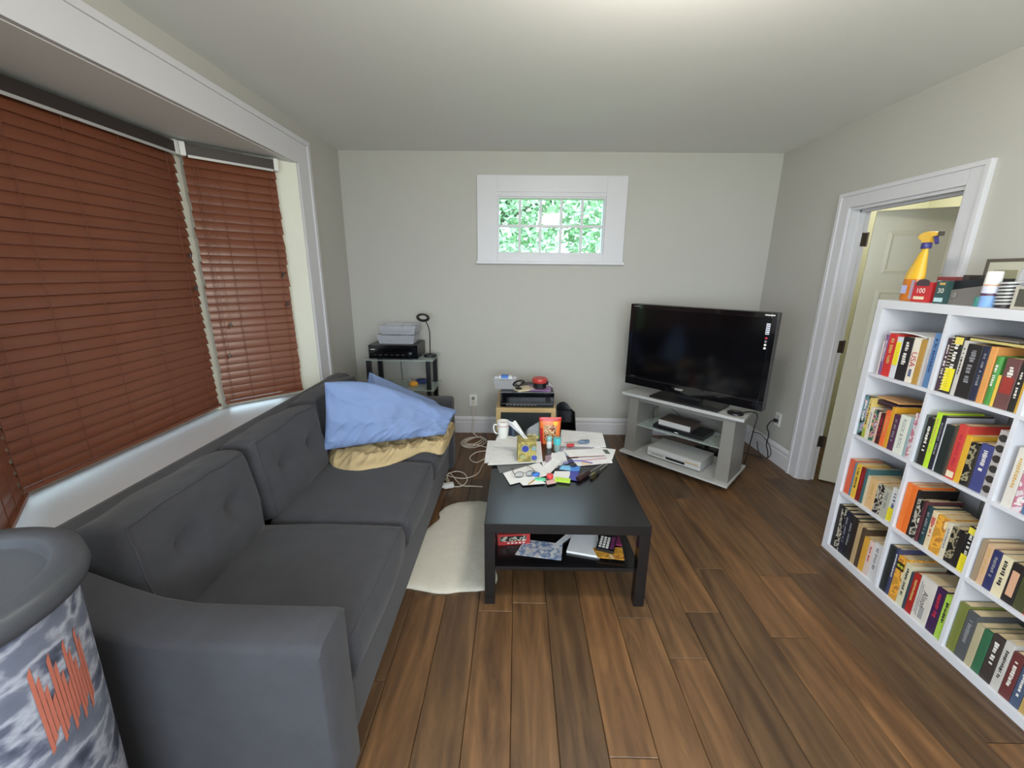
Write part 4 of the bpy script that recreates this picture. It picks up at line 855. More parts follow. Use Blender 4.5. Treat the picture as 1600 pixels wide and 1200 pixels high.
b = MB().grid(lambda u, v: pouch(.02+.12*u, .0+.6*v, -1)+Vector((0, -.001, 0)), 3, 6); b.build('red_edge', cmat((176, 34, 40), .3), t, 'all')
MB().lathe([(.016, 0), (.016, .001)], n=18, m=Matrix.Translation((.035, -.002, .146)) @ Matrix.Rotation(PI/2, 4, 'X')).build('sun_emblem', cmat((250, 190, 70), .4), t)
# two small bottles
p = onz(858, 699, TZ)
t = thing('small_bottle', 'small white bottle with pale teal cap beside the orange pouch', 'bottle', p)
MB().lathe([(.017, 0), (.019, .003), (.019, .042), (.013, .050), (.013, .054)], n=20).build('body', 'white_plastic', t, smooth=True); MB().lathe([(.0175, .052), (.018, .054), (.018, .078), (.016, .081), (0, .081)], n=20).build('cap', cmat((150, 206, 206), .4), t, smooth=True)
p = onz(870, 704, TZ)
t = thing('small_bottle', 'teal capped clear bottle right of the small white bottle', 'bottle', p)
MB().lathe([(.018, 0), (.021, .003), (.022, .045), (.020, .052)], n=20).build('body', cmat((130, 150, 146), .3), t, smooth=True); MB().lathe([(.024, .05), (.025, .053), (.026, .088), (.024, .092), (0, .092)], n=20).build('cap', cmat((70, 180, 186), .4), t, smooth=True)
# screwdrivers
def screwdriver(label, a, b_, c, hcol, ecol, r, lift=.0):
    A, B, C_ = (onz(*q, TZ+r+.001+lift) for q in (a, b_, c)); t = thing('screwdriver', label, 'screwdriver', A, 0)
    d = (B-A); L = d.length; d.normalize(); mt = basis(d.orthogonal(), d.cross(d.orthogonal()), (0, 0, 0)); C2 = d*(C_-A).length
    MB().lathe([(0, 0), (r*.75, .002), (r, .012), (r*.92, L*.4), (r, L*.75), (r*.6, L*.9), (r*.55, L)], n=12, m=mt).build('handle', cmat(hcol, .35), t, smooth=True)
    MB().lathe([(r*1.02, L*.1), (r*1.04, L*.12), (r*.97, L*.6), (r*.94, L*.62)], n=12, m=mt @ Matrix.Scale(.55, 4, (1, 0, 0)) ).build('grip_inlay', cmat(ecol, .35), t, smooth=True)
    MB().tube([d*L*.98, C2], .0028, 8).build('shaft', 'silver', t, smooth=True)
screwdriver('yellow and black screwdriver, nearest the right edge of the table', (923, 746), (936, 735), (952, 724), (40, 38, 30), (214, 190, 60), .011)
screwdriver('screwdriver with thick dark red and black handle at the table front', (902, 748), (921, 737), (948, 727), (44, 28, 30), (120, 40, 44), .016)
screwdriver('screwdriver with blue grey handle lying on the far letter', (921, 689), (903, 690), (888, 696), (92, 112, 136), (60, 76, 96), .014, .008)
t = sheetbox('red_tool', 'small red and silver bit holder beside the blue grey screwdriver', 'tool', *onz(891, 697, TZ+.008), .05, .022, .018, cmat((186, 60, 62), .4), .3, .005)
# eyeglasses
g = thing('eyeglasses', 'brown folded eyeglasses lying on the white envelope', 'eyeglasses', onz(820, 745, TZ+.0075))
g.rotation_euler = (0, 0, .25)
for s in (-1, 1):
    MB().tube([Vector((s*.033+.026*math.cos(a), 0, .019+.018*math.sin(a))) for a in [2*PI*k/18 for k in range(19)]], .0017, 6, cap=False).build('rim', cmat((60, 44, 40), .3), g, smooth=True)
    MB().lathe([(.025, -.0006), (.025, .0006)], n=18, m=Matrix.Translation((s*.033, 0, .019)) @ Matrix.Rotation(PI/2, 4, 'X') @ Matrix.Scale(.7, 4, (0, 1, 0))).build('lens', 'clear_plastic', g)
    MB().tube(spline([(s*.06, .0, .026), (s*.062, .03, .024), (s*.05, .085, .02), (s*.044, .125, .006)]), .002, 6).build('temple', cmat((60, 44, 40), .3), g, smooth=True)
MB().tube(spline([(-.008, 0, .024), (0, -.001, .028), (.008, 0, .024)]), .0015, 6).build('bridge', cmat((60, 44, 40), .3), g, smooth=True)
# small things at the table front
p = onz(837, 742, TZ+.008); MB().lathe([(.018, 0), (.02, .003), (.02, .012), (.014, .016), (0, .017)], p, 16, sx=1.2).single('bottle_cap', cmat((64, 120, 206), .35), 'small blue cap between the eyeglasses and the green tag', 'cap', smooth=True)
p = onz(844, 749, TZ+.009)
t = thing('key_tag', 'mint green plastic key tag at the front of the table pile', 'key tag', p, -.1)
MB().cbox(-.03, .03, -.014, .014, 0, .007, .003).build('tag_body', cmat((96, 200, 150), .35), t); MB().tube([Vector((.04+.011*math.cos(a), .011*math.sin(a), .004)) for a in [2*PI*k/14 for k in range(15)]], .0012, 5, cap=False).build('split_ring', 'silver', t)
p = onz(859, 746, TZ+.012); MB().lathe([(.019, 0), (.02, .003), (.02, .017), (.017, .021), (0, .022)], p, 18).single('bottle_cap', cmat((206, 58, 56), .35), 'red round cap at the front of the table pile', 'cap', smooth=True)
t = sheetbox('lime_box', 'flat lime green box with black base at the table front', 'box', *onz(879, 753, TZ), .085, .036, .008, 'black_plastic', -.22, .001)
MB().cbox(-.0425, .0425, -.018, .018, .008, .019, .001).build('lid', cmat((176, 214, 60), .4), t)
MB().tube(spline([onz(826, 756, TZ+.012), onz(836, 749, TZ+.012), onz(842, 744, TZ+.013)]), .0035, 8).single('pencil', cmat((176, 136, 70), .5), 'short ochre pencil on the white card at the table front', 'pencil', smooth=True)
MB().tube(spline([onz(880, 724, TZ+.012), onz(900, 719, TZ+.016), onz(926, 723, TZ+.012)]), .0034, 8).single('pen', cmat((96, 92, 170), .35), 'purple pen lying across the receipts at the right of the pile', 'pen', smooth=True)
MB().tube(spline([onz(874, 730, TZ+.012), onz(882, 721, TZ+.014), onz(893, 717, TZ+.014), onz(897, 724, TZ+.012), onz(891, 731, TZ+.012)]), .002, 6).single('earphone_cord', cmat((120, 130, 150), .5), 'thin grey cord curled over the receipts in mid table', 'cord', smooth=True)
p = onz(895, 728, TZ+.010); MB().cbox(-.016, .016, -.01, .01, 0, .014, .004).single('memory_stick', 'black_plastic', 'tiny black memory stick above the bright blue card', 'memory stick').location = p
# ------------------------------------------------------------------ things on the lower shelf of the table
SZ = .198
G2 = 'things on the coffee table shelf'
a_, b_ = onz(772, 853, SZ), onz(823, 846, SZ)
t = thing('red_box', 'red printed box at the left of the coffee table shelf', 'box', (a_.x+.02, a_.y+.005, SZ), .12)
MB().cbox(0, .17, 0, .10, 0, .062, .002).build('box_body', cmat((176, 50, 50), .45), t)
MB().box(.01, .15, -.001, .0, .022, .052).build('picture', 'book_blackwhite', t)
for k in range(5): MB().box(.05+.02*k, .062+.02*k, -.0012, 0, .008, .015).build('lettering', 'ink_white', t)
sheet('flyer', 'printed red and blue flyer in the middle of the table shelf', 'flyer', ((805, 866), (877, 875), (879, 850), (821, 843)), 'flyer', 0, .003, 0, G2, SZ)
sheet('leaflet', 'narrow white leaflet crossing the flyer on the table shelf', 'leaflet', ((861, 854), (868, 857), (896, 836), (886, 833)), 'letter_print', 3, .001, 0, G2, SZ)
sheet('paper_stack', 'stack of blank white paper on the table shelf', 'paper stack', ((885, 863), (937, 872), (934, 835), (897, 828)), 'paper', 0, .012, 0, G2, SZ)
sheet('leaflet', 'tan picture leaflet in front of the calculator on the shelf', 'leaflet', ((934, 871), (976, 875), (972, 855), (926, 856)), 'book_orangepic', 8, .002, 0, G2, SZ)
t = thing('calculator', 'dark desk calculator with white keys on the table shelf', 'calculator', onz(948, 850, SZ+.016), -.35)
MB().cbox(-.045, .045, -.07, .07, 0, .016, .003).build('body', 'black_plastic', t)
for i in range(3):
    for j in range(5): MB().cbox(-.035+i*.018, -.022+i*.018, -.055+j*.02, -.042+j*.02, .016, .019, .001).build('key', 'ink_white', t)
MB().box(.02, .04, -.05, .05, .016, .018).build('purple_panel', cmat((110, 50, 90), .4), t)
sheet('booklet', 'maroon booklet at the right end of the table shelf', 'booklet', ((950, 851), (972, 853), (964, 832), (950, 832)), cmat((120, 40, 80), .45), 10, .008, 0, G2, SZ)
# ------------------------------------------------------------------ white cube bookcase
BO_ = Vector((1.868, 2.217, 0)); BA = math.atan2(-.99989, -.0148)
BMX = Matrix.Translation(BO_) @ Matrix.Rotation(BA, 4, 'Z')
bc = thing('bookcase', 'white four by four cube bookcase full of books against the right wall', 'bookcase', BO_, BA)
CELL, DIV, OUT, DEP = .335, .016, .04, .385
WID = OUT*2+CELL*4+DIV*3
MB().cbox(0, WID, 0, DEP, WID-OUT, WID, .0015).build('top_board', 'white_lam', bc); MB().cbox(0, WID, 0, DEP, 0, OUT, .0015).build('bottom_board', 'white_lam', bc)
for x in (0, WID-OUT): MB().cbox(x, x+OUT, 0, DEP, OUT, WID-OUT, .0015).build('side_panel', 'white_lam', bc)
for k in range(1, 4):
    zc = OUT+k*CELL+(k-1)*DIV; MB().cbox(OUT, WID-OUT, .0008, DEP, zc, zc+DIV, .001).build('shelf', 'white_lam', bc)
    for r_ in range(4):
        z0 = OUT+r_*(CELL+DIV); MB().cbox(zc, zc+DIV, .0012, DEP, z0, z0+CELL, .001).build('divider', 'white_lam', bc)
def cell(r_, c): return OUT+c*(CELL+DIV), OUT+(3-r_)*(CELL+DIV)
ORD = 'first second third fourth fifth sixth seventh eighth ninth tenth eleventh twelfth thirteenth fourteenth fifteenth'.split()
ROWN = ('top', 'second', 'third', 'bottom'); 
def cellname(r_, c): return '%s row, %s bookcase cube' % (ROWN[r_], ('first', 'second', 'third')[c])
rb = random.Random(11)
def book(r_, c, i, u, w, h, d, col, desc, kind='flat', title=None, tcol='ink_white', note=None, inset=.014, marks=True):
    u0, z0 = cell(r_, c); w2 = w-.0012
    o = None; T_ = min(.0025, w2*.14); m = col if isinstance(col, str) else cmat(col, .48)
    b = MB()
    if w2 > .02 and kind == 'round':
        arc = [(w2/2-w2/2*math.cos(a), .007-.007*math.sin(a)) for a in [PI*k/6 for k in range(7)]]
    else: arc = [(0, .0012), (.0012, 0), (w2-.0012, 0), (w2, .0012)]
    inner = [(w2, d), (w2-T_, d), (w2-T_, .012), (T_, .012), (T_, d), (0, d)]
    b.prism(arc+inner, 0, h)
    o = b.build('book', m); o.matrix_world = BMX @ Matrix.Translation((u0+u, inset, z0+.0005))
    tag(o, '%s, %s from left in %s' % (desc, ORD[i], cellname(r_, c)), 'book', 'books in the white bookcase')
    hb = .003 if kind == 'round' else .0006
    MB().box(T_, w2-T_, .0122, d-.003, hb, h-hb).build('pages', 'page_edge' if kind != 'white' else 'page_white', o)
    if title:
        body, size = title; text('spine_lettering', body, size, tcol, o, basis((0, 0, -1), (1, 0, 0), (w2/2, -.0006, h*.52)))
    elif marks and w2 > .012:
        bm_ = MB(); z = h*rb.uniform(.82, .9); x0, x1 = w2*.3, w2*.7; zmin = h*rb.uniform(.25, .4); y = -.0006
        while z > zmin:
            l = rb.uniform(.004, .011); bm_.box(x0+rb.uniform(0, .1)*w2, x1-rb.uniform(0, .1)*w2, y, .001, z-l, z); z -= l+(rb.uniform(.002, .004) if rb.random() < .8 else .012)
        bm_.build('spine_lettering', tcol, o)
    if note:
        nz0, nz1 = note; sn = MB().box(w2*.06, w2*.94, -.0012, -.0004, h*nz0, h*nz1).build('sticky_note', cmat((232, 216, 46), .6), o)
        bm_ = MB(); k = h*nz0+.008
        while k < h*nz1-.008: bm_.box(w2*.3, w2*(.5+.25*rb.random()), -.0016, -.0011, k, k+.0014); k += .011
        bm_.build('note_scribble', cmat((150, 140, 40), .7), sn)
    return o
def row(r_, c, specs, start=.004):
    u = start
    for i, s in enumerate(specs):
        kw = s[5] if len(s) > 5 else {}
        book(r_, c, i, u, s[0], s[1], s[2], s[3], s[4], **kw); u += s[0]+.0006
R = dict(kind='round'); Wh = dict(kind='white'); NM = dict(marks=False)
row(0, 0, [(.009, .17, .13, (206, 190, 186), 'thin pale pink booklet', NM), (.018, .205, .14, (122, 84, 128), 'purple paperback'), (.047, .215, .15, (196, 48, 46), 'thick red book with orange lettering', dict(tcol='ink_gold')),
  (.032, .205, .14, (206, 208, 214), 'white book with yellow label', dict(note=(.32, .88))), (.056, .21, .15, (36, 30, 34), 'thick black book'), (.036, .215, .15, (222, 212, 196), 'cream book lettered USA', dict(title=('USA', .040), tcol='ink_red')),
  (.030, .21, .14, (176, 136, 66), 'ochre paperback', NM), (.012, .225, .15, (196, 192, 186), 'thin grey white booklet', NM), (.012, .23, .15, (176, 170, 176), 'thin greyish booklet', NM), (.030, .25, .18, (92, 128, 172), 'tall blue book', dict(tcol='ink_navy')), (.010, .255, .18, (186, 190, 192), 'tall thin pale grey book', NM)], .035)
row(0, 1, [(.022, .235, .17, (64, 46, 56), 'dark plum book'), (.046, .25, .19, (40, 38, 36), 'spiral bound book with yellow sticky notes', dict(note=(.04, .44), tcol='ink_white')), (.018, .235, .17, (196, 190, 182), 'light grey book', dict(tcol='ink')),
  (.060, .225, .17, (40, 36, 36), 'very thick black book', dict(tcol='ink_grey')), (.026, .225, .17, (44, 46, 66), 'dark navy book', dict(tcol='ink_grey')), (.025, .228, .17, (214, 148, 82), 'orange tan book', dict(tcol='ink_gold')),
  (.026, .195, .15, (74, 140, 66), 'green book with rounded spine', R), (.012, .125, .12, (220, 184, 70), 'small yellow booklet', NM), (.050, .195, .15, (104, 70, 68), 'brown book with red panel', dict(tcol='ink_white')), (.022, .18, .14, (44, 42, 36), 'black paperback'), (.016, .16, .13, (214, 170, 70), 'short gold paperback', NM)], .003)
row(0, 2, [(.03, .21, .15, (196, 196, 200), 'pale grey book', NM), (.03, .20, .15, (70, 80, 100), 'slate blue book')])
row(1, 0, [(.032, .225, .15, 'book_teal', 'black and teal patterned book'), (.020, .22, .15, (206, 180, 104), 'yellow book with green foot', dict(tcol='ink')), (.022, .175, .13, (214, 206, 190), 'short white paperback', dict(tcol='ink_grey')), (.030, .17, .13, 'book_multi', 'multicoloured paperback', NM),
  (.013, .165, .13, (206, 170, 156), 'thin pale pink paperback', NM), (.026, .165, .13, (72, 30, 28), 'dark red and black paperback', dict(tcol='ink_red')), (.027, .19, .14, (226, 104, 54), 'bright orange paperback', dict(tcol='ink_gold')), (.020, .215, .16, (206, 150, 40), 'tall gold book', NM),
  (.034, .185, .14, (80, 44, 70), 'purple and black paperback', dict(tcol='ink_grey')), (.052, .195, .14, (214, 216, 204), 'thick white book lettered ROCK & ROLL', dict(title=('ROCK & ROLL', .024), tcol='ink_grey')), (.016, .20, .14, (150, 170, 172), 'thin pale teal book', NM), (.028, .225, .15, 'book_pink', 'pink and blue patterned book', NM)], .004)
row(1, 1, [(.010, .235, .17, (86, 94, 92), 'thin grey green book', NM), (.032, .225, .17, (34, 32, 28), 'black book with white capitals', dict(tcol='ink_white')), (.024, .262, .18, (180, 216, 50), 'tall lime green book', dict(tcol='ink_gold')), (.020, .255, .2, (38, 36, 50), 'tall dark patterned book', dict(tcol='ink_grey')), (.006, .25, .2, (190, 190, 196), 'very thin silver book', NM),
  (.040, .225, .18, (36, 44, 42), 'thick dark green book', NM), (.011, .235, .2, (80, 66, 54), 'thin brown book', NM), (.036, .245, .19, (196, 66, 58), 'red hardback with cream label', dict(tcol='ink_red')), (.024, .21, .19, (214, 164, 50), 'yellow hardback', NM), (.027, .19, .14, 'book_darkpic', 'cream and dark picture paperback', NM),
  (.010, .185, .14, (52, 46, 34), 'thin blackish booklet', NM), (.046, .20, .15, (66, 70, 122), 'thick blue book with pale lettering', dict(tcol='ink_white')), (.036, .275, .19, (176, 170, 168), 'tall grey book with dark circles', NM)], .003)
row(1, 2, [(.034, .235, .17, (212, 206, 196), 'tall white book with brown letters', dict(tcol='ink_gold')), (.032, .20, .15, 'book_pink', 'mottled pink book', NM), (.030, .20, .15, (84, 110, 140), 'blue book', dict(tcol='ink_white')), (.03, .19, .15, (176, 120, 70), 'brown orange book'), (.03, .2, .15, (150, 150, 140), 'stone grey book')], .02)
row(2, 0, [(.036, .205, .15, (206, 90, 60), 'coral red paperback', NM), (.014, .20, .15, (100, 122, 140), 'thin blue grey book', NM), (.032, .20, .15, (220, 176, 60), 'yellow and cream paperback', dict(tcol='ink')), (.030, .195, .15, (120, 30, 26), 'deep red paperback', dict(tcol='ink_red')), (.018, .20, .17, (60, 100, 104), 'teal hardback', NM),
  (.018, .17, .17, (206, 190, 160), 'cream book', NM), (.050, .17, .14, (210, 172, 124), 'thick tan paperback', dict(tcol='ink_gold')), (.042, .16, .14, 'book_blackwhite', 'black and white picture book', NM), (.040, .165, .15, (170, 168, 152), 'grey green paperback', dict(tcol='ink_grey')), (.040, .185, .15, (206, 206, 204), 'white book with a yellow sticky note', dict(note=(.04, .42), tcol='ink_navy'))], .006)
row(2, 1, [(.027, .245, .17, (226, 116, 44), 'bright orange hardback', NM), (.027, .245, .17, (222, 108, 40), 'deeper orange hardback', NM), (.011, .235, .18, (30, 26, 26), 'thin black book', NM), (.030, .195, .14, 'book_blackwhite', 'black book with white pictures', NM), (.016, .205, .16, (86, 46, 52), 'maroon hardback', NM), (.030, .19, .14, (36, 62, 66), 'dark teal rounded book', dict(kind='round', tcol='ink_grey')),
  (.024, .185, .14, (214, 196, 160), 'cream book with red label', dict(tcol='ink_red')), (.046, .18, .14, 'book_orangepic', 'thick orange picture book', NM), (.022, .175, .14, (206, 198, 176), 'cream lettered paperback', dict(tcol='ink_grey')), (.032, .165, .13, 'book_darkpic', 'dark picture paperback', NM), (.024, .16, .13, (36, 32, 30), 'short black paperback', NM), (.034, .205, .13, (34, 34, 36), 'black book with yellow sticky notes', dict(note=(.0, .38), tcol='ink_white'))], .004)
row(2, 2, [(.020, .185, .14, (150, 130, 104), 'brown and cream paperback', NM), (.024, .18, .14, (200, 164, 130), 'tan paperback', dict(tcol='ink_gold')), (.030, .17, .14, (46, 50, 92), 'navy blue paperback', dict(tcol='ink_grey')), (.036, .17, .14, (214, 202, 168), 'cream book with bold black capitals', dict(tcol='ink')),
  (.038, .165, .14, (38, 34, 34), 'black paperback with peach panel', dict(tcol='ink_gold')), (.036, .21, .15, (70, 72, 44), 'dark olive book', NM), (.060, .175, .14, (190, 50, 48), 'thick red book with white lettering', dict(tcol='ink_white')), (.03, .2, .14, (60, 60, 66), 'charcoal book'), (.03, .19, .14, (170, 160, 150), 'putty grey book')], .006)
row(3, 0, [(.024, .27, .19, (34, 30, 28), 'black tall book', NM), (.034, .265, .19, 'book_blackwhite', 'dark book with pale picture', NM), (.030, .262, .18, (36, 38, 56), 'tall navy book', dict(tcol='ink_grey')), (.034, .255, .18, (34, 34, 38), 'tall charcoal book', dict(tcol='ink_grey')), (.026, .25, .18, (44, 36, 32), 'tall dark brown book', NM), (.028, .245, .18, (176, 150, 110), 'tall tan book', NM),
  (.026, .235, .18, (76, 60, 46), 'brown book', NM), (.034, .20, .14, (206, 156, 60), 'ochre yellow paperback', NM), (.030, .20, .14, (212, 190, 180), 'white and pink paperback', dict(tcol='ink_red')), (.046, .21, .14, (208, 206, 208), 'thick white paperback', dict(tcol='ink_grey'))], .004)
row(3, 1, [(.036, .255, .18, (30, 34, 36), 'thick blackish hardback', NM), (.018, .26, .2, (60, 64, 96), 'navy and silver hardback', dict(tcol='ink_white')), (.042, .235, .16, 'book_orangepic', 'tan picture book with dark band', NM), (.034, .225, .16, (206, 200, 170), 'pale cream book', dict(tcol='ink')), (.014, .20, .15, (56, 66, 78), 'thin slate book', NM), (.032, .21, .15, (160, 36, 32), 'glossy red book', dict(tcol='ink_gold')),
  (.074, .225, .16, (206, 200, 192), 'very thick white book lettered Alison', dict(title=('Alison', .034), tcol='ink')), (.040, .225, .16, (60, 36, 74), 'purple and black book', dict(tcol='ink_red')), (.030, .22, .15, (170, 206, 80), 'lime green paperback', dict(tcol='ink'))], .004)
row(3, 2, [(.034, .235, .17, (110, 116, 54), 'olive green book', NM), (.040, .225, .17, (80, 82, 84), 'grey book with faint lettering', dict(tcol='ink_grey')), (.028, .20, .16, (170, 160, 130), 'cream and black hardback', NM), (.030, .20, .16, (50, 100, 70), 'green hardback', NM), (.04, .21, .16, (60, 52, 50), 'dark brown hardback'), (.03, .22, .16, (190, 186, 180), 'off white book', dict(tcol='ink')), (.036, .2, .15, (100, 50, 50), 'wine red book'), (.03, .2, .15, (70, 84, 110), 'dull blue book'), (.03, .19, .15, (180, 150, 90), 'sand coloured book')], .004)
# book details that need a place of their own
bk = {o['label'].split(',')[0]: o for o in bpy.data.objects if o.name.startswith('book') and o.parent is None and 'label' in o and o.type == 'MESH'}
def on(desc): return bk[desc]
o = on('spiral bound book with yellow sticky notes')
for k in range(18): MB().tube([Vector((.0075+.006*math.cos(a), -.002+.006*math.sin(a), .012+k*.0135)) for a in [2*PI*q/8 for q in range(9)]], .0012, 4, cap=False).build('binding_ring', 'paper_cream', o)
MB().box(.010, .042, -.0012, -.0003, .215, .245).build('sticky_note', cmat((226, 206, 100), .6), o)
o = on('black book with yellow sticky notes'); MB().box(.003, .030, -.0012, -.0003, .175, .203).build('sticky_note', cmat((232, 216, 70), .6), o)
o = on('very thick white book lettered Alison'); bm_ = MB()
for k in range(7): bm_.box(.030, .050, -.0008, 0, .075-k*.009, .081-k*.009)
for k in range(16): bm_.box(.010, .014, -.0008, 0, .19-k*.0105, .197-k*.0105); bm_.box(.018, .022, -.0008, 0, .18-k*.0105, .187-k*.0105)
bm_.build('spine_print', 'ink_grey', o)
o = on('cream book lettered USA'); bm_ = MB()
for k in range(4): bm_.box(.011, .025, -.0008, 0, .030+k*.009, .037+k*.009)
bm_.build('spine_print', 'ink_navy', o)
o = on('red hardback with cream label'); MB().box(.003, .032, -.0012, -.0003, .008, .035).build('spine_label', 'paper_cream', o)
o = on('brown book with red panel'); MB().box(.006, .044, -.0011, -.0003, .06, .125).build('red_panel', cmat((150, 56, 48), .5), o)
o = on('tall grey book with dark circles')
for k in range(6): MB().lathe([(.015, 0), (.015, .0012)], n=18, m=Matrix.Translation((.0175, 0, .03+.043*k)) @ Matrix.Rotation(PI/2, 4, 'X')).build('portrait_circle', cmat((56, 52, 50), .5), o)
o = on('tan picture book with dark band'); MB().box(.002, .039, -.0011, -.0003, .165, .205).build('dark_band', cmat((50, 42, 22), .5), o)
for x in (.012, .029): MB().lathe([(.008, 0), (.008, .0016)], n=14, m=Matrix.Translation((x, 0, .185)) @ Matrix.Rotation(PI/2, 4, 'X')).build('printed_eye', cmat((176, 176, 60), .5), o)
o = on('cream book with red label'); MB().box(.004, .020, -.0011, -.0003, .12, .155).build('red_label', cmat((190, 100, 90), .5), o)
o = on('black paperback with peach panel'); MB().box(.008, .030, -.0009, -.0003, .03, .135).build('peach_panel', cmat((206, 160, 130), .5), o)
o = on('yellow book with green foot'); MB().box(.001, .0178, -.0011, -.0003, .0, .05).build('green_foot', cmat((150, 166, 60), .5), o)
# books and magazines lying flat on top of the rows
def flat(r_, c, u, zoff, w, d, h, m, label, cat, v=.02, rz=0, curl=0):
    u0, z0 = cell(r_, c); b = MB()
    if curl:
        for k in (0, 1): b.grid(lambda s, q: Vector(((s-.5)*w, (q-.5)*d, h*k+curl*math.sin(PI*s)*.8)), 14, 4)
        n = 15*5; rim = list(range(15))+[15*j+14 for j in range(1, 5)]+[60+i for i in range(13, -1, -1)]+[15*j for j in range(3, 0, -1)]
        b.f += [(rim[i], rim[(i+1) % len(rim)], rim[(i+1) % len(rim)]+n, rim[i]+n) for i in range(len(rim))]
    else: b.cbox(-w/2, w/2, -d/2, d/2, 0, h, min(.0015, h*.2))
    o = b.build(cat.replace(' ', '_'), m); o.matrix_world = BMX @ Matrix.Translation((u0+u+w/2, v+d/2, z0+zoff)) @ Matrix.Rotation(rz, 4, 'Z'); return tag(o, label, cat)
flat(0, 0, .04, .2165, .20, .15, .005, 'paper', 'curled white magazine lying over the red book in the top row', 'magazine', .03, 0, .010)
flat(0, 1, .075, .237, .20, .16, .010, cmat((190, 176, 110), .6), 'yellowish magazine lying flat over the black books in the top row', 'magazine', .03)
flat(0, 1, .06, .251, .19, .16, .006, cmat((120, 112, 104), .6), 'brown grey magazine lying on the yellowish magazine, top row', 'magazine', .03)
flat(1, 0, .056, .192, .13, .14, .012, cmat((60, 36, 44), .5), 'dark maroon book lying flat, lowest over the second row paperbacks', 'book', .04)
flat(1, 0, .054, .205, .13, .14, .012, cmat((70, 48, 60), .5), 'plum book lying flat in the middle of the second row pile', 'book', .04)
flat(1, 0, .052, .2265, .13, .14, .010, cmat((196, 150, 100), .5), 'tan book lying flat on top of the second row pile', 'book', .04)
# ------------------------------------------------------------------ things on top of the bookcase
def top(px, v, py=462):
    p = onx(px, py, BO_.x+v); return Vector((p.x, p.y, WID))
def topthing(name, label, cat, px, v, rz=0): return thing(name, label, cat, top(px, v), BA+rz)
t = topthing('spray_bottle', 'yellow and orange trigger spray bottle on the bookcase', 'spray bottle', 1422, .10, .0)
f_ = lambda pr, sx=1, sy=.62: MB().lathe(pr, n=28, sx=sx, sy=sy)
f_([(.044, 0), (.048, .004), (.048, .09), (.0475, .105)]).build('lower_body', cmat((206, 120, 40), .25), t, smooth=True)
b = f_([(.0478, .105), (.046, .125), (.036, .165), (.027, .20), (.021, .225), (.016, .235), (.0155, .25)]); b.v = [(x+.018*max(0, (z-.105)/.13)**1.2 if z < .24 else x+.018*1.06, y, z) for x, y, z in b.v]
b.build('upper_body', cmat((226, 178, 50), .3), t, smooth=True)
b = MB().lathe([(.019, .248), (.020, .25), (.020, .272), (.017, .276)], (.020, 0, 0), 20); b.build('collar', cmat((58, 54, 120), .4), t, smooth=True)
hd = MB().prism([(-.022, .30), (-.018, .312), (.0, .322), (.03, .326), (.058, .322), (.072, .318), (.072, .304), (.05, .30), (.04, .282), (.038, .276), (.004, .276), (0, .286)], -.013, .013, 'y').build('spray_head', cmat((226, 178, 50), .35), t)
MB().prism([(.050, .302), (.062, .302), (.074, .27), (.068, .266)], -.007, .007, 'y').build('trigger', cmat((62, 54, 116), .4), t)
MB().cbox(.071, .088, -.009, .009, .302, .322, .003).build('nozzle', cmat((70, 64, 56), .4), t)
MB().box(-.024, .004, -.031, -.0295, .035, .075).build('label', cmat((176, 176, 214), .5), t)
MB().box(.020, .036, -.0275, -.024, .01, .10).build('side_label', cmat((176, 160, 180), .5), t)
t = topthing('bag_box', 'red card box marked 100, with a dark mouth, on the bookcase', 'box', 1424, .045)
MB().cbox(-.0, .098, 0, .06, 0, .092, .001).build('box_body', cmat((190, 44, 48), .5), t)
MB().prism([(.012, .075)]+[(.045-.033*math.cos(a), .088+.018*math.sin(a)) for a in [PI*k/10 for k in range(11)]]+[(.078, .075)], -.0012, .003, 'y').build('mouth', cmat((70, 56, 60), .6), t)
text('lettering', '100', .032, 'ink_white', t, basis((1, 0, 0), (0, 0, 1), (.042, -.0008, .052)))
MB().box(.012, .066, -.001, 0, .012, .026).build('picture_strip', 'paper_cream', t)
t = topthing('bag_box', 'dark green card box marked 30 beside the red box', 'box', 1459, .03)
MB().cbox(0, .052, 0, .06, 0, .10, .001).build('box_body', cmat((48, 76, 74), .5), t)
text('lettering', '30', .030, 'ink_white', t, basis((1, 0, 0), (0, 0, 1), (.026, -.0008, .056)))
MB().box(.004, .044, -.001, 0, .008, .026).build('picture_strip', cmat((176, 206, 210), .5), t); MB().box(.014, .04, -.001, 0, .082, .092).build('gold_mark', 'ink_gold', t); MB().box(0, .016, -.001, 0, .098, .1005).build('flap', cmat((176, 200, 210), .5), t)
t = topthing('box', 'low dark red box behind the green box on the bookcase', 'box', 1457, .14)
MB().cbox(0, .09, 0, .05, 0, .118, .003).build('box_body', cmat((130, 60, 62), .5), t); MB().cbox(.008, .03, -.001, .002, .07, .10, .001).build('label', 'paper', t)
t = topthing('tool_case', 'grey wedge shaped tool case with black top on the bookcase', 'tool case', 1478, .05)
MB().prism([(0, 0), (.155, 0), (.155, .085), (.02, .062), (0, .05)], 0, .11, 'y').build('case_body', cmat((112, 108, 104), .55), t)
MB().prism([(.004, .056), (.02, .064), (.155, .087), (.155, .112), (.012, .10), (.0, .09)], .004, .108, 'y').build('case_top', 'black_plastic', t)
for x in (.03, .10): MB().cbox(x, x+.03, .02, .07, .10, .126, .004).build('catch', 'dark_rail', t)
MB().lathe([(.012, 0), (.014, .003), (.008, .005)], n=14, m=Matrix.Translation((.035, 0, .04)) @ Matrix.Rotation(PI/2, 4, 'X')).build('emblem', 'silver', t, smooth=True)
t = topthing('tape_roll', 'teal roll of tape beside the white spray can', 'tape', 1527, .012)
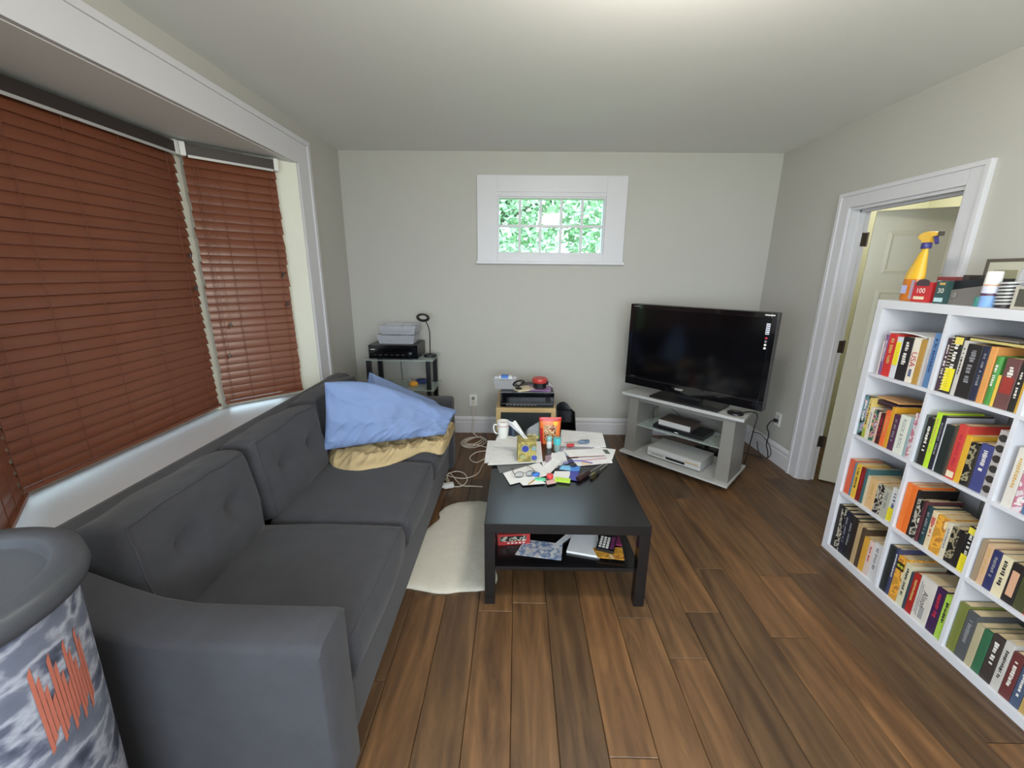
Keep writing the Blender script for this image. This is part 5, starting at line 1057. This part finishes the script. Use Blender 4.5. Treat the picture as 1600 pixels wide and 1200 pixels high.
MB().lathe([(.012, 0), (.026, 0), (.027, .002), (.027, .036), (.026, .038), (.012, .038), (.012, 0)], (0, .03, 0), 24).build('tape', cmat((70, 140, 130), .5), t, smooth=True); MB().lathe([(.010, .0), (.012, .0), (.012, .038), (.010, .038), (.010, 0)], (0, .03, 0), 24).build('core', 'paper_cream', t, smooth=True)
t = topthing('spray_can', 'white spray can with blue label on the bookcase front', 'spray can', 1545, .035)
MB().lathe([(.023, 0), (.025, .004), (.025, .062)], n=24).build('can_body', cmat((130, 166, 214), .35), t, smooth=True)
MB().lathe([(.0252, .045), (.0252, .054)], n=24).build('dark_band', cmat((90, 50, 66), .4), t, smooth=True); MB().lathe([(.0252, .056), (.0252, .085), (.025, .087)], n=24).build('white_band', cmat((206, 206, 220), .4), t, smooth=True); MB().lathe([(.0254, .084), (.0254, .089)], n=24).build('orange_band', cmat((206, 150, 110), .4), t, smooth=True)
MB().lathe([(.024, .087), (.025, .09), (.024, .135), (.022, .140), (0, .141)], n=24).build('cap', 'white_plastic', t, smooth=True)
t = topthing('coil_stack', 'stack of pale spiral bands next to the white spray can', 'spring coil', 1573, .05)
MB().tube([Vector((.027*math.cos(a), .027*math.sin(a), .006+.0021*a)) for a in [k*.35 for k in range(130)]], .0042, 6).build('coil', 'silver_light', t, smooth=True); MB().lathe([(.022, 0), (.022, .10)], n=18).build('core', 'dark_rail', t, smooth=True)
t = topthing('picture_frame', 'dark wooden picture frame leaning against the wall on the bookcase', 'picture frame', 1558, .345)
b = MB(); frame(b, -.09, .09, 0, .20, .014, .014, .014, .014, 0, .014); b.build('frame', cmat((92, 84, 74), .5), t); MB().box(-.076, .076, .004, .010, .014, .186).build('mat_board', cmat((196, 194, 176), .6), t); MB().box(-.05, .05, .0035, .004, .04, .15).build('picture', cmat((150, 148, 120), .6), t)
t = topthing('spray_bottle', 'clear spray bottle with red trigger head at the right picture edge', 'spray bottle', 1606, .13)
MB().lathe([(.040, 0), (.043, .004), (.043, .12), (.036, .15), (.016, .185), (.015, .20)], n=28).build('bottle', 'tub_plastic', t, smooth=True)
MB().lathe([(.018, .196), (.019, .2), (.019, .225), (.015, .23)], n=20).build('collar', 'white_plastic', t, smooth=True)
MB().prism([(-.045, .245), (-.035, .258), (.0, .268), (.03, .266), (.06, .256), (.06, .244), (.02, .236), (.012, .228), (-.012, .228), (-.018, .238)], -.013, .013, 'y').build('spray_head', cmat((196, 70, 66), .4), t); MB().prism([(.03, .24), (.045, .242), (.05, .205), (.044, .203)], -.006, .006, 'y').build('trigger', cmat((196, 70, 66), .4), t)
t = topthing('photo_frame', 'small pale framed photo at the right front of the bookcase top', 'picture frame', 1600, .03)
b = MB(); frame(b, -.035, .05, 0, .085, .010, .010, .010, .010, 0, .010); b.build('frame', cmat((176, 170, 156), .5), t); MB().box(-.026, .041, .003, .008, .01, .075).build('picture', cmat((76, 74, 66), .5), t)
